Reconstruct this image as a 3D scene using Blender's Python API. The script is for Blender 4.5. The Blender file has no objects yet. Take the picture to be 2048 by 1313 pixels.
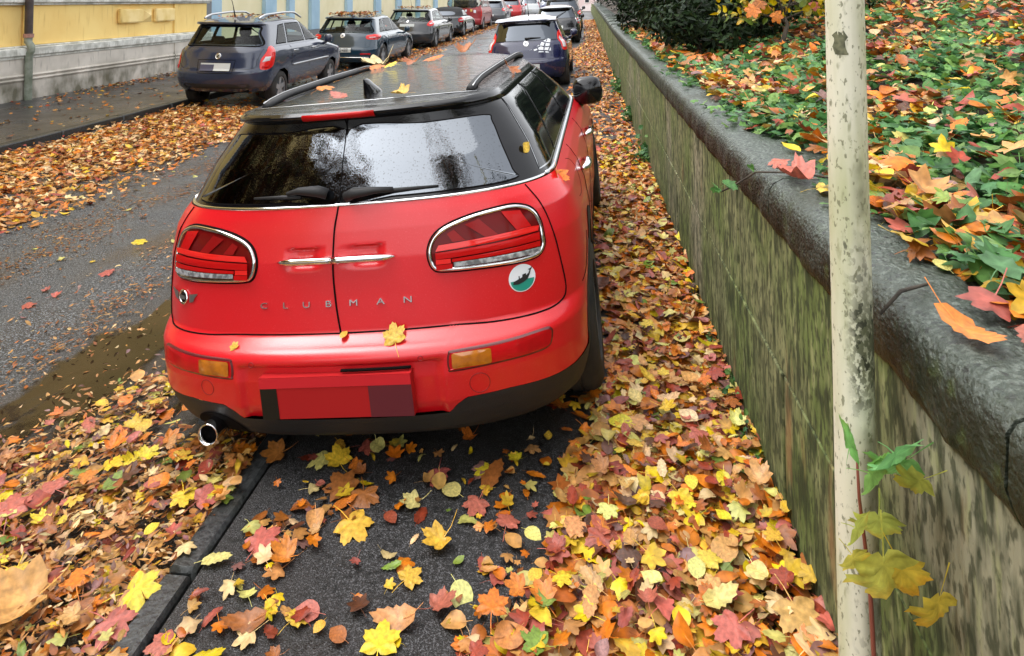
import bpy, math, numpy as np
from mathutils import Matrix, Vector
rng = np.random.default_rng(11)
SC = bpy.context.scene
COL = SC.collection
R_ = math.radians

# ------------------------------------------------------------------ camera
def Rz(a): c, s = math.cos(a), math.sin(a); return np.array([[c, -s, 0], [s, c, 0], [0, 0, 1.]])
def Rx(a): c, s = math.cos(a), math.sin(a); return np.array([[1, 0, 0], [0, c, -s], [0, s, c]])
def Ry(a): c, s = math.cos(a), math.sin(a); return np.array([[c, 0, s], [0, 1, 0], [-s, 0, c]])
CR = Rz(R_(6.15)) @ Rx(R_(2.61)) @ Ry(R_(.31))
cam = bpy.data.cameras.new('camera'); cam_o = bpy.data.objects.new('camera', cam); COL.objects.link(cam_o)
cam.sensor_fit = 'HORIZONTAL'; cam.sensor_width = 36; cam.lens = 23.555; cam.shift_y = -.35034
cam.clip_start = .05; cam.clip_end = 2000
M4 = Matrix.Identity(4)
for i in range(3):
    M4[i][0] = CR[i, 0]; M4[i][1] = CR[i, 2]; M4[i][2] = -CR[i, 1]
M4.translation = (0, 0, 1.836)
cam_o.matrix_world = M4
SC.camera = cam_o

# ------------------------------------------------------------------ world, sun, exposure
W = bpy.data.worlds.new('World'); SC.world = W; W.use_nodes = True
nt = W.node_tree; bg = nt.nodes['Background']
sky = nt.nodes.new('ShaderNodeTexSky'); sky.sky_type = 'NISHITA'; sky.sun_disc = False
SUN_EL, SUN_AZ = R_(58), R_(262)
sky.sun_elevation = SUN_EL; sky.sun_rotation = SUN_AZ; sky.dust_density = 3; sky.air_density = 1
hs = nt.nodes.new('ShaderNodeHueSaturation'); hs.inputs['Saturation'].default_value = .12
nt.links.new(sky.outputs[0], hs.inputs['Color']); nt.links.new(hs.outputs[0], bg.inputs[0])
bg.inputs[1].default_value = .15
sl = bpy.data.lights.new('sun', 'SUN'); sl.energy = .6; sl.angle = R_(110); sl.color = (1, .97, .93)
so = bpy.data.objects.new('sun', sl); COL.objects.link(so)
sd = Vector((math.sin(SUN_AZ) * math.cos(SUN_EL), math.cos(SUN_AZ) * math.cos(SUN_EL), math.sin(SUN_EL)))
so.rotation_euler = sd.to_track_quat('Z', 'Y').to_euler()
SC.view_settings.view_transform = 'Standard'; SC.view_settings.look = 'None'
SC.view_settings.exposure = 1.85; SC.view_settings.gamma = 1

# ------------------------------------------------------------------ helpers
def lin(r, g, b): return tuple(((x / 255) / 12.92 if x / 255 < .04045 else ((x / 255 + .055) / 1.055) ** 2.4) for x in (r, g, b))
def node(nt, t, **kw):
    n = nt.nodes.new(t)
    for k, v in kw.items(): setattr(n, k, v)
    return n
def M(name, col, rough=.5, metal=0, spec=.5, coat=0, col2=None, ns=5., nw=(.4, .6), st=(1, 1, 1), bump=0, bs=40., bst=None, layers=(), rvar=None, bdet=4, bd=.01):
    """procedural Principled material: base colour, a noise-blended second colour, extra stain layers and a noise bump"""
    m = bpy.data.materials.new(name); m.use_nodes = True; nt = m.node_tree; p = nt.nodes['Principled BSDF']
    p.inputs['Roughness'].default_value = rough; p.inputs['Metallic'].default_value = metal
    p.inputs['Specular IOR Level'].default_value = spec; p.inputs['Coat Weight'].default_value = coat; p.inputs['Coat Roughness'].default_value = .03
    p.inputs['Base Color'].default_value = (*col, 1)
    tc = node(nt, 'ShaderNodeTexCoord')
    def noise(scale, stretch, det=5, vor=False):
        mp = node(nt, 'ShaderNodeMapping'); mp.inputs['Scale'].default_value = stretch
        nt.links.new(tc.outputs['Object'], mp.inputs[0])
        n = node(nt, 'ShaderNodeTexVoronoi' if vor else 'ShaderNodeTexNoise'); n.inputs['Scale'].default_value = scale
        if not vor: n.inputs['Detail'].default_value = det
        nt.links.new(mp.outputs[0], n.inputs['Vector']); return n
    cur = None
    L = list(layers)
    if col2 is not None: L.insert(0, dict(col=col2, s=ns, w=nw, st=st))
    for l in L:
        n = noise(l['s'], l.get('st', (1, 1, 1)), l.get('det', 5), l.get('vor', False))
        r = node(nt, 'ShaderNodeMapRange'); r.inputs[1].default_value, r.inputs[2].default_value = l['w']
        r.inputs[4].default_value = l.get('a', 1.); nt.links.new(n.outputs[0], r.inputs[0]); f = r.outputs[0]
        if 'z' in l:                       # band of heights the stain keeps to
            sx = node(nt, 'ShaderNodeSeparateXYZ'); nt.links.new(tc.outputs['Object'], sx.inputs[0])
            r2 = node(nt, 'ShaderNodeMapRange'); r2.inputs[1].default_value, r2.inputs[2].default_value = l['z']
            nt.links.new(sx.outputs[l.get('ax', 2)], r2.inputs[0]); mm = node(nt, 'ShaderNodeMath', operation='MULTIPLY')
            nt.links.new(f, mm.inputs[0]); nt.links.new(r2.outputs[0], mm.inputs[1]); f = mm.outputs[0]
        for (ax, lo, hi) in l.get('zz', ()):
            sx = node(nt, 'ShaderNodeSeparateXYZ'); nt.links.new(tc.outputs['Object'], sx.inputs[0]); r2 = node(nt, 'ShaderNodeMapRange'); r2.inputs[1].default_value, r2.inputs[2].default_value = lo, hi
            nt.links.new(sx.outputs[ax], r2.inputs[0]); mm = node(nt, 'ShaderNodeMath', operation='MULTIPLY'); nt.links.new(f, mm.inputs[0]); nt.links.new(r2.outputs[0], mm.inputs[1]); f = mm.outputs[0]
        mx = node(nt, 'ShaderNodeMix', data_type='RGBA'); nt.links.new(f, mx.inputs[0])
        if cur is None: mx.inputs[6].default_value = (*col, 1)
        else: nt.links.new(cur, mx.inputs[6])
        mx.inputs[7].default_value = (*l['col'], 1); cur = mx.outputs[2]
    if cur is not None: nt.links.new(cur, p.inputs['Base Color'])
    if rvar:
        n = noise(rvar[0], (1, 1, 1), 3); r = node(nt, 'ShaderNodeMapRange'); r.inputs[1].default_value, r.inputs[2].default_value = .35, .65
        r.inputs[3].default_value, r.inputs[4].default_value = rvar[1], rvar[2]
        nt.links.new(n.outputs[0], r.inputs[0]); nt.links.new(r.outputs[0], p.inputs['Roughness'])
    if bump:
        n = noise(bs, bst or st, bdet); b = node(nt, 'ShaderNodeBump'); b.inputs['Strength'].default_value = bump; b.inputs['Distance'].default_value = bd
        nt.links.new(n.outputs[0], b.inputs['Height']); nt.links.new(b.outputs[0], p.inputs['Normal']); nt.links.new(b.outputs[0], p.inputs['Coat Normal'])
    return m
def glass_mat(name, tint, refl=.08):
    m = bpy.data.materials.new(name); m.use_nodes = True; nt = m.node_tree; nt.nodes.remove(nt.nodes['Principled BSDF'])
    out = nt.nodes['Material Output']; t = node(nt, 'ShaderNodeBsdfTransparent'); t.inputs[0].default_value = (*tint, 1)
    g = node(nt, 'ShaderNodeBsdfGlossy'); g.inputs['Roughness'].default_value = .02; f = node(nt, 'ShaderNodeFresnel'); f.inputs[0].default_value = 1.33
    mx = node(nt, 'ShaderNodeMixShader'); nt.links.new(f.outputs[0], mx.inputs[0]); nt.links.new(t.outputs[0], mx.inputs[1]); nt.links.new(g.outputs[0], mx.inputs[2])
    nt.links.new(mx.outputs[0], out.inputs[0]); return m

def mk(name, V, F, mat, parent=None, smooth=True, auto=None):
    me = bpy.data.meshes.new(name); me.from_pydata([tuple(map(float, v)) for v in V], [], [tuple(map(int, f)) for f in F])
    if smooth: me.polygons.foreach_set('use_smooth', [True] * len(me.polygons))
    if auto:
        me.update(); me.set_sharp_from_angle(angle=R_(auto))
    me.materials.append(mat); me.update()
    o = bpy.data.objects.new(name, me); COL.objects.link(o)
    if parent: o.parent = parent
    return o
class MB:
    """collects pieces of ONE part"""
    def __init__(s): s.V = []; s.F = []
    def add(s, V, F):
        n = len(s.V); s.V += [tuple(v) for v in V]; s.F += [tuple(i + n for i in f) for f in F]; return s
    def box(s, x0, x1, y0, y1, z0, z1, b=0):
        if b <= 0:
            return s.add([(x0, y0, z0), (x1, y0, z0), (x1, y1, z0), (x0, y1, z0), (x0, y0, z1), (x1, y0, z1), (x1, y1, z1), (x0, y1, z1)],
                         [(0, 3, 2, 1), (4, 5, 6, 7), (0, 1, 5, 4), (1, 2, 6, 5), (2, 3, 7, 6), (3, 0, 4, 7)])
        V = []
        for z, i in ((z0, b), (z0 + b, 0), (z1 - b, 0), (z1, b)):
            a = [(x0 + i + (b if not i else 0), y0 + i), (x1 - i - (b if not i else 0), y0 + i), (x1 - i, y0 + i + (b if not i else 0)), (x1 - i, y1 - i - (b if not i else 0)),
                 (x1 - i - (b if not i else 0), y1 - i), (x0 + i + (b if not i else 0), y1 - i), (x0 + i, y1 - i - (b if not i else 0)), (x0 + i, y0 + i + (b if not i else 0))]
            V += [(x, y, z) for x, y in a]
        F = [tuple(range(7, -1, -1)), tuple(range(24, 32))]
        for k in range(3):
            for j in range(8): F.append((k * 8 + j, k * 8 + (j + 1) % 8, k * 8 + 8 + (j + 1) % 8, k * 8 + 8 + j))
        return s.add(V, F)
    def tube(s, P, r, n=8, cap=True, flat=(1, 1)):
        P = np.asarray(P, float); m = len(P); r = np.broadcast_to(np.asarray(r, float), (m,)); T = np.gradient(P, axis=0)
        T /= np.linalg.norm(T, axis=1)[:, None] + 1e-12; up = np.array([0, 0, 1.]) if abs(T[0, 2]) < .9 else np.array([1., 0, 0])
        V = []
        for i in range(m):
            a = np.cross(T[i], up); a /= np.linalg.norm(a) + 1e-9; b = np.cross(a, T[i])
            for k in range(n):
                q = 2 * math.pi * k / n; V.append(P[i] + r[i] * (a * math.cos(q) * flat[0] + b * math.sin(q) * flat[1]))
        F = [(i * n + k, i * n + (k + 1) % n, i * n + n + (k + 1) % n, i * n + n + k) for i in range(m - 1) for k in range(n)]
        if cap: F += [tuple(range(n - 1, -1, -1)), tuple(range((m - 1) * n, m * n))]
        return s.add(V, F)
    def lathe(s, prof, n=28, axis='x', c=(0, 0, 0)):
        V = []
        for (h, r) in prof:
            for k in range(n):
                q = 2 * math.pi * k / n; a, b = r * math.cos(q), r * math.sin(q)
                V.append((c[0] + h, c[1] + a, c[2] + b) if axis == 'x' else (c[0] + a, c[1] + h, c[2] + b) if axis == 'y' else (c[0] + a, c[1] + b, c[2] + h))
        m = len(prof)
        return s.add(V, [(i * n + k, i * n + (k + 1) % n, i * n + n + (k + 1) % n, i * n + n + k) for i in range(m - 1) for k in range(n)])
    def grid(s, P):
        a, b = P.shape[:2]; return s.add(P.reshape(-1, 3), [(i * b + j, i * b + j + 1, i * b + b + j + 1, i * b + b + j) for i in range(a - 1) for j in range(b - 1)])
    def build(s, name, mat, parent=None, smooth=False, auto=None): return mk(name, s.V, s.F, mat, parent, smooth or bool(auto), auto)
def tag(o, label=None, cat=None, group=None, kind=None):
    for k, v in (('label', label), ('category', cat), ('group', group), ('kind', kind)):
        if v: o[k] = v
    return o
def empty(name, loc=(0, 0, 0), rot=(0, 0, 0)):
    o = bpy.data.objects.new(name, None); COL.objects.link(o); o.location = loc; o.rotation_euler = rot; o.empty_display_size = .1; return o

def zroad(Y):
    Y = np.asarray(Y, float); u = np.clip(Y - 13, 0, 34); return .012 * u * np.clip(u / 4, 0, 1)
PAVE = .11
WX = .636          # face of the retaining wall
def zbank(X, Y):
    X = np.asarray(X, float); Y = np.asarray(Y, float)
    return 1.19 + .2 * np.clip(X - 1, 0, 2) + .28 * np.clip(X - 3, 0, 2.6) + .03 * np.sin(X * 3.1 + Y * 1.7) * np.clip(X - 1, 0, 1) + .025 * np.sin(Y * 2.3 - X * 1.2) * np.clip(X - 1, 0, 1) + zroad(Y)

# ------------------------------------------------------------------ materials
m_road = M('wet_asphalt', (.034, .036, .038), .34, spec=.35, layers=[dict(col=(.20, .21, .215), s=120, w=(.50, .60), det=3), dict(col=(.012, .012, .012), s=75, w=(.56, .66), det=2), dict(col=(.075, .078, .08), s=.8, w=(.45, .7), a=.6), dict(col=(.075, .047, .022), s=1.3, st=(1, .35, 1), w=(.52, .66), a=.8), dict(col=(.030, .019, .008), s=1.9, st=(1, .55, 1), w=(.28, .46), a=.8, z=(-2.95, -2.3), ax=0)], bump=.75, bs=170, rvar=(1.2, .16, .55))
m_pave = M('dark_asphalt', (.016, .0155, .0155), .42, spec=.5, layers=[dict(col=(.10, .10, .105), s=190, w=(.52, .64), det=2), dict(col=(.006, .006, .006), s=60, w=(.55, .65), det=2), dict(col=(.03, .026, .022), s=2.2, w=(.45, .7), a=.6)], bump=.7, bs=230, rvar=(3, .3, .6))
m_lpave = M('far_pavement_asphalt', (.034, .033, .035), .34, layers=[dict(col=(.075, .075, .078), s=90, w=(.54, .7), det=3), dict(col=(.05, .046, .042), s=.9, w=(.45, .65), a=.7)], bump=.3, bs=80, rvar=(1.2, .18, .45))
m_kerb = M('wet_granite', (.022, .024, .025), .4, col2=(.045, .048, .048), ns=60, bump=.4, bs=60, layers=[dict(col=(.02, .022, .016), s=4, w=(.5, .65), a=.7)])
m_dirt = M('dark_soil', (.018, .013, .009), .9, col2=(.045, .03, .018), ns=14, bump=.6, bs=30)
m_ground = M('plain_ground', (.05, .048, .045), .9, col2=(.07, .066, .06), ns=2)
m_mud = M('muddy_water', (.018, .012, .006), .07, spec=.35, col2=(.034, .022, .011), ns=2.5, bump=.10, bs=9)
def _soft(m):
    nt = m.node_tree; p = nt.nodes['Principled BSDF']; a = node(nt, 'ShaderNodeAttribute', attribute_name='wet'); tc = node(nt, 'ShaderNodeTexCoord'); n = node(nt, 'ShaderNodeTexNoise'); n.inputs['Scale'].default_value = 9; n.inputs['Detail'].default_value = 8; nt.links.new(tc.outputs['Object'], n.inputs['Vector'])
    s = node(nt, 'ShaderNodeMath', operation='ADD'); nt.links.new(a.outputs['Fac'], s.inputs[0]); nt.links.new(n.outputs[0], s.inputs[1]); r = node(nt, 'ShaderNodeMapRange'); r.inputs[1].default_value, r.inputs[2].default_value, r.inputs[4].default_value = .86, 1.12, .9; nt.links.new(s.outputs[0], r.inputs[0])
    t = node(nt, 'ShaderNodeBsdfTransparent'); x = node(nt, 'ShaderNodeMixShader'); nt.links.new(r.outputs[0], x.inputs[0]); nt.links.new(t.outputs[0], x.inputs[1]); nt.links.new(p.outputs[0], x.inputs[2]); nt.links.new(x.outputs[0], nt.nodes['Material Output'].inputs[0])
_soft(m_mud)
m_wall = M('mossy_sandstone', (.195, .205, .098), .85, spec=.2, bst=(1, 13, 3), bump=1., bs=2.6, bdet=8, layers=[
    dict(col=(.125, .17, .048), s=2.2, w=(.40, .58), a=.9),
    dict(col=(.30, .275, .20), s=1.0, st=(1, 1.2, .8), w=(.54, .66), a=.8),
    dict(col=(.026, .034, .015), s=3.4, st=(1, 6, 1.9), w=(.46, .60), a=.82, det=12),
    dict(col=(.32, .33, .16), s=2.6, st=(1, 12, 2.6), w=(.55, .66), a=.6, det=8),
    dict(col=(.03, .036, .018), s=20, st=(1, 2.4, 1.2), w=(.50, .60), a=.75, det=8),
    dict(col=(.022, .032, .012), s=3.5, st=(1, 4, 1.3), w=(.40, .60), a=.8, z=(.85, .15)),
    dict(col=(.28, .16, .07), s=1.7, st=(1, 3, .7), w=(.64, .72), a=.6)])
m_cope = M('weathered_coping_stone', (.046, .060, .046), .45, spec=.5, col2=(.13, .152, .13), ns=85, nw=(.48, .68), bump=1., bd=.012, bs=80, bdet=8, layers=[dict(col=(.018, .02, .02), s=55, w=(.56, .66), a=.8), 
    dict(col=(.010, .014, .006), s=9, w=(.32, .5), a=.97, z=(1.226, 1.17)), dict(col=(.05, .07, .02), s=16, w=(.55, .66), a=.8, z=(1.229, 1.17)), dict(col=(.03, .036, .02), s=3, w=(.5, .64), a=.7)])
m_pole = M('chipped_cream_paint', (.66, .64, .51), .55, spec=.35, bump=.15, bs=30, bst=(1, 1, .4), layers=[
    dict(col=(.40, .42, .22), s=5, st=(2, 2, .35), w=(.44, .62), a=.8), dict(col=(.20, .22, .09), s=9, st=(1, 1, .4), w=(.48, .62), a=.75, z=(.0, .03), ax=0), dict(col=(.085, .088, .045), s=8, st=(1, 1, .55), w=(.50, .58), a=.7, z=(-.012, .012), ax=0),
    dict(col=(.25, .25, .14), s=60, st=(1, 1, .4), w=(.6, .7), a=.7), dict(col=(.05, .05, .03), s=26, st=(1, 1, .5), w=(.70, .73), a=.8),
    dict(col=(.70, .69, .62), s=3.1, st=(1, 1, .6), w=(.6, .66), a=.8), dict(col=(.075, .08, .04), s=120, st=(1, 1, .7), w=(.42, .50), a=.9, det=8, zz=((0, -.026, -.004), (2, .90, .99), (2, 1.20, 1.08))), dict(col=(.03, .032, .018), s=70, st=(1, 1, .7), w=(.56, .60), a=.9, det=6, zz=((0, -.026, -.004), (2, .85, .99), (2, 1.3, 1.1))), dict(col=(.10, .10, .055), s=90, st=(1, 1, .6), w=(.52, .58), a=.8, det=8, zz=((0, -.03, .01), (2, .75, .4))), dict(col=(.16, .16, .09), s=110, st=(1, 1, .5), w=(.60, .64), a=.8, det=6)])
m_moss = M('bare_dark_patch', (.07, .075, .04), .7, col2=(.16, .16, .09), ns=60)
m_yel = M('yellow_render', lin(252, 220, 142), .85, spec=.2, col2=lin(244, 206, 126), ns=1.4, nw=(.4, .7), bump=.1, bs=60, layers=[dict(col=lin(202, 158, 84), s=5, st=(1, 3, .4), w=(.58, .75), a=.5)])
m_yel2 = M('worn_yellow_panel', lin(250, 224, 160), .85, spec=.2, col2=lin(236, 206, 132), ns=3)
m_band = M('grey_ledge_stone', lin(224, 224, 216), .75, spec=.3, col2=lin(184, 184, 174), ns=5, bump=.15, bs=40, layers=[dict(col=lin(112, 112, 100), s=9, st=(1, 3, 1), w=(.58, .72), a=.5)])
m_plinth = M('grey_plinth_render', lin(222, 215, 203), .8, spec=.25, col2=lin(204, 197, 185), ns=2, bump=.12, bs=50, layers=[dict(col=lin(84, 82, 58), s=3, st=(1, 1, .6), w=(.40, .62), a=.85, z=(.55, .2)), dict(col=lin(110, 106, 98), s=10, st=(1, 2, .3), w=(.6, .75), a=.5)])
m_pipe = M('dark_brown_pipe', (.045, .032, .03), .5, col2=(.075, .05, .042), ns=8)
m_pipe2 = M('pale_green_pipe', lin(150, 156, 142), .6, col2=lin(118, 126, 108), ns=7)
m_cream = M('cream_render', lin(240, 230, 194), .85, spec=.2, col2=lin(230, 220, 180), ns=1)
m_blue = M('pale_blue_render', lin(172, 200, 216), .85, spec=.2, col2=lin(158, 188, 206), ns=1.5)
m_greyr = M('grey_render', lin(128, 130, 132), .85, spec=.2)
m_pale = M('pale_facade', lin(214, 204, 200), .85, spec=.2, col2=lin(196, 176, 172), ns=.3)
m_pane = M('dark_window_pane', (.03, .035, .04), .08)
m_trim = M('white_trim', lin(214, 210, 202), .7)
m_bark = M('grey_brown_bark', (.07, .055, .04), .9, col2=(.035, .028, .022), ns=9, st=(3, 3, .5), bump=.6, bs=20)

drop = dict(bump=.06, bs=170)
def paint(name, c, rough=.22, coat=1., **kw): return M(name, c, rough, 0, .5, coat, **kw)
m_red = paint('red_car_paint', (.60, .004, .010), .36, .6, col2=(.64, .035, .045), ns=260, nw=(.60, .70), bump=.05, bs=210, layers=[dict(col=(.52, .01, .014), s=3, st=(1, 1, 1.5), w=(.5, .75), a=.5)])
m_blk = M('black_gloss_paint', (.005, .005, .006), .06, 0, .4, .2, bump=.05, bs=120)
m_roofw = M('wet_black_roof', (.005, .004, .0035), .07, 0, .2, .0, bump=1., bd=.014, bs=30, bst=(.55, 1, 1), bdet=6)
m_plas = M('black_rough_plastic', (.018, .018, .019), .6, 0, .4, bump=.15, bs=260)
m_rub = M('tyre_rubber', (.011, .011, .011), .75, col2=(.03, .026, .022), ns=9, bump=.2, bs=60)
m_gap = M('dark_panel_gap', (.004, .003, .003), .9, spec=.1)
m_chr = M('bright_chrome', (.78, .79, .80), .09, 1)
m_sat = M('satin_metal', (.55, .56, .57), .32, 1)
m_tint = M('dark_tinted_glass', (.004, .005, .006), .015, 0, .75, bump=.012, bs=200)
m_tintG = M('car_rear_glass', (.11, .12, .135), .02, 1, .5, bump=.02, bs=60)
m_tintR = M('wet_rear_glass', (.20, .215, .235), .012, 1, .5, bump=.014, bs=130, bdet=1, layers=[dict(col=(.12, .125, .13), s=150, w=(.64, .68), det=2)])
m_lensd = M('dark_red_lens', (.12, .004, .004), .12, 0, .18, 0)
m_lensr = M('bright_red_lens', (.72, .016, .012), .1, 0, .5, .3)
m_lensm = M('mid_red_lens', (.46, .006, .006), .14, 0, .22, 0)
m_lensf = M('red_fog_lens', (.52, .006, .010), .15, 0, .25, .1, col2=(.40, .006, .008), ns=14)
m_amb = M('amber_lens', (.50, .16, .008), .1, 0, .6, 1., col2=(.32, .09, .006), ns=22)
m_white = M('white_plastic', (.72, .73, .74), .25)
m_led = M('clear_led_strip', (.55, .56, .58), .2, .3, col2=(.18, .18, .19), ns=45)
m_plR = M('plate_red', (.42, .014, .016), .5, spec=.2); m_plB = M('plate_dark', (.015, .013, .009), .5, spec=.2); m_plM = M('plate_maroon', (.13, .022, .03), .5, spec=.2); m_plT = M('plate_bright_red', (.62, .022, .032), .5, spec=.2)
m_plW = M('plate_white', (.58, .60, .58), .4); m_plG = M('plate_slate_blue', (.08, .082, .13), .4); m_ink = M('black_ink', (.012, .012, .014), .5)
m_grn = M('sticker_green', (.02, .27, .20), .3); m_stw = M('sticker_white', (.76, .80, .84), .25)
m_alloy = M('alloy_rim', (.45, .46, .48), .3, .8)
m_int = M('dark_cabin_fabric', (.014, .015, .016), .85)
m_glass = glass_mat('clear_car_glass', (.80, .88, .85)); m_glass2 = glass_mat('tinted_car_glass', (.30, .36, .36))
m_lensc = M('clear_lens', (.62, .58, .58), .12, 0, .6, 1.)

# ------------------------------------------------------------------ leaves
def attr_mat(name, rough=.42, spec=.4, objcol=False, trans=.12):
    m = bpy.data.materials.new(name); m.use_nodes = True; nt = m.node_tree; p = nt.nodes['Principled BSDF']
    p.inputs['Roughness'].default_value = rough; p.inputs['Specular IOR Level'].default_value = spec
    a = node(nt, 'ShaderNodeAttribute', attribute_name='col')
    tc = node(nt, 'ShaderNodeTexCoord'); n = node(nt, 'ShaderNodeTexNoise'); n.inputs['Scale'].default_value = 9 if objcol else 38; n.inputs['Detail'].default_value = 5
    nt.links.new(tc.outputs['Object'], n.inputs['Vector'])
    r = node(nt, 'ShaderNodeMapRange'); r.inputs[1].default_value, r.inputs[2].default_value, r.inputs[3].default_value, r.inputs[4].default_value = .3, .7, .62, 1.22
    nt.links.new(n.outputs[0], r.inputs[0])
    mx = node(nt, 'ShaderNodeMix', data_type='RGBA', blend_type='MULTIPLY'); mx.inputs[0].default_value = 1
    nt.links.new(a.outputs['Color'], mx.inputs[6])
    cb = node(nt, 'ShaderNodeCombineColor')
    for i in range(3): nt.links.new(r.outputs[0], cb.inputs[i])
    nt.links.new(cb.outputs[0], mx.inputs[7]); out = mx.outputs[2]
    if objcol:
        oi = node(nt, 'ShaderNodeObjectInfo'); m2 = node(nt, 'ShaderNodeMix', data_type='RGBA', blend_type='MULTIPLY'); m2.inputs[0].default_value = 1
        nt.links.new(out, m2.inputs[6]); nt.links.new(oi.outputs['Color'], m2.inputs[7]); out = m2.outputs[2]
    nt.links.new(out, p.inputs['Base Color'])
    b = node(nt, 'ShaderNodeBump'); b.inputs['Strength'].default_value = .25; b.inputs['Distance'].default_value = .004; nt.links.new(n.outputs[0], b.inputs['Height']); nt.links.new(b.outputs[0], p.inputs['Normal'])
    tr = node(nt, 'ShaderNodeBsdfTranslucent'); nt.links.new(out, tr.inputs[0]); ms = node(nt, 'ShaderNodeMixShader'); ms.inputs[0].default_value = trans
    nt.links.new(p.outputs[0], ms.inputs[1]); nt.links.new(tr.outputs[0], ms.inputs[2]); nt.links.new(ms.outputs[0], nt.nodes['Material Output'].inputs[0])
    return m
m_leafs = attr_mat('fallen_leaf_mass'); m_leaf1 = attr_mat('fallen_leaf', objcol=True); m_foli = attr_mat('green_foliage', .45, .25, trans=.35); m_dfoli = attr_mat('dark_evergreen_foliage', .5, .12)

def tpl(kind, lod=2, curl=0.):
    """leaf template: diameter about 1, tip along +y -> V, triangles, brightness per vertex"""
    if kind in 'mc':
        half = {3: [(0, .60), (7, .52), (12, .54), (18, .46), (27, .36), (36, .46), (42, .46), (50, .55), (56, .47), (64, .47), (76, .33), (92, .38), (104, .43), (114, .35), (135, .27), (158, .2), (176, .10)],
                2: [(0, .60), (12, .50), (26, .35), (38, .46), (50, .55), (60, .46), (76, .33), (102, .42), (125, .29), (160, .18)], 1: [(0, .58), (26, .3), (50, .52), (76, .27), (105, .38), (150, .2)]}[lod]
    elif kind == 'o':
        half = [(0, .62), (10, .50), (16, .52), (24, .38), (38, .36), (50, .24), (70, .27), (90, .2), (112, .28), (140, .3), (165, .42)] if lod >= 2 else [(0, .6), (30, .33), (80, .24), (140, .3), (175, .45)]
    elif kind == 'i':
        half = [(0, .58), (22, .36), (40, .34), (58, .52), (85, .38), (112, .48), (140, .36), (172, .24)] if lod >= 2 else [(0, .58), (40, .34), (58, .5), (110, .46), (165, .25)]
    elif kind == 'e':
        half = [(0, .55), (12, .38), (35, .22), (90, .15), (145, .22), (168, .38)] if lod >= 2 else [(0, .55), (60, .17), (120, .17), (180, .5)]
    else:
        half = [(0, .56), (14, .47), (34, .42), (60, .39), (90, .37), (120, .38), (150, .40), (172, .42)] if lod >= 2 else [(0, .55), (45, .38), (100, .36), (150, .4)]
    ang = [a for a, r in half] + [-a for a, r in half[::-1] if 0 < a < 179.5]; rad = [r for a, r in half] + [r for a, r in half[::-1] if 0 < a < 179.5]
    n = len(ang); V = [(0, 0, 0)]; vb = [1.12]; F = []
    pts = [(r * math.sin(R_(a)), r * math.cos(R_(a))) for a, r in zip(ang, rad)]
    mr = max(rad)
    if lod >= 2:
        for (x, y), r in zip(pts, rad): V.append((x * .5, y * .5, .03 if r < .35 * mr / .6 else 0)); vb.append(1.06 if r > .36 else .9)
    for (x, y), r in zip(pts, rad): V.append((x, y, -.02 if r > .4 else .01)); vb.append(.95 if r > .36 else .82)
    for k in range(n):
        k2 = (k + 1) % n; F.append((0, 1 + k2, 1 + k))
        if lod >= 2: F += [(1 + k, 1 + k2, 1 + n + k2), (1 + k, 1 + n + k2, 1 + n + k)]
    if kind not in 'e' and lod >= 2:
        b = len(V); w = .012
        L = .55
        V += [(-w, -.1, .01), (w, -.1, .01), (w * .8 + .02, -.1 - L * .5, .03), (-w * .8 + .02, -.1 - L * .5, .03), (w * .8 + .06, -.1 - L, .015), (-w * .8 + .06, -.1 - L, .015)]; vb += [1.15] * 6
        F += [(b, b + 1, b + 2), (b, b + 2, b + 3), (b + 3, b + 2, b + 4), (b + 3, b + 4, b + 5)]
    V = np.array(V, float); 
    return V, np.array(F, int), np.array(vb)
def bendz(V, c):
    """curl a template or a stack (N,n,3) with c = (N,4): along, across, twist, ripple"""
    x, y = V[..., 0], V[..., 1]
    return c[..., 0] * y * y + c[..., 1] * x * x + c[..., 2] * x * y + c[..., 3] * np.sin(7 * x + 5 * y) * .05
def set_mesh(name, V, T, cols, mat):
    me = bpy.data.meshes.new(name); nv, nf = len(V), len(T)
    me.vertices.add(nv); me.vertices.foreach_set('co', np.ascontiguousarray(V, np.float32).ravel())
    me.loops.add(nf * 3); me.loops.foreach_set('vertex_index', np.ascontiguousarray(T, np.int32).ravel())
    me.polygons.add(nf); me.polygons.foreach_set('loop_start', np.arange(0, nf * 3, 3, dtype=np.int32)); me.polygons.foreach_set('use_smooth', np.ones(nf, bool))
    me.update(calc_edges=True); a = me.color_attributes.new('col', 'FLOAT_COLOR', 'POINT')
    a.data.foreach_set('color', np.concatenate([cols, np.ones((nv, 1))], 1).astype(np.float32).ravel())
    me.materials.append(mat); return me
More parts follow.
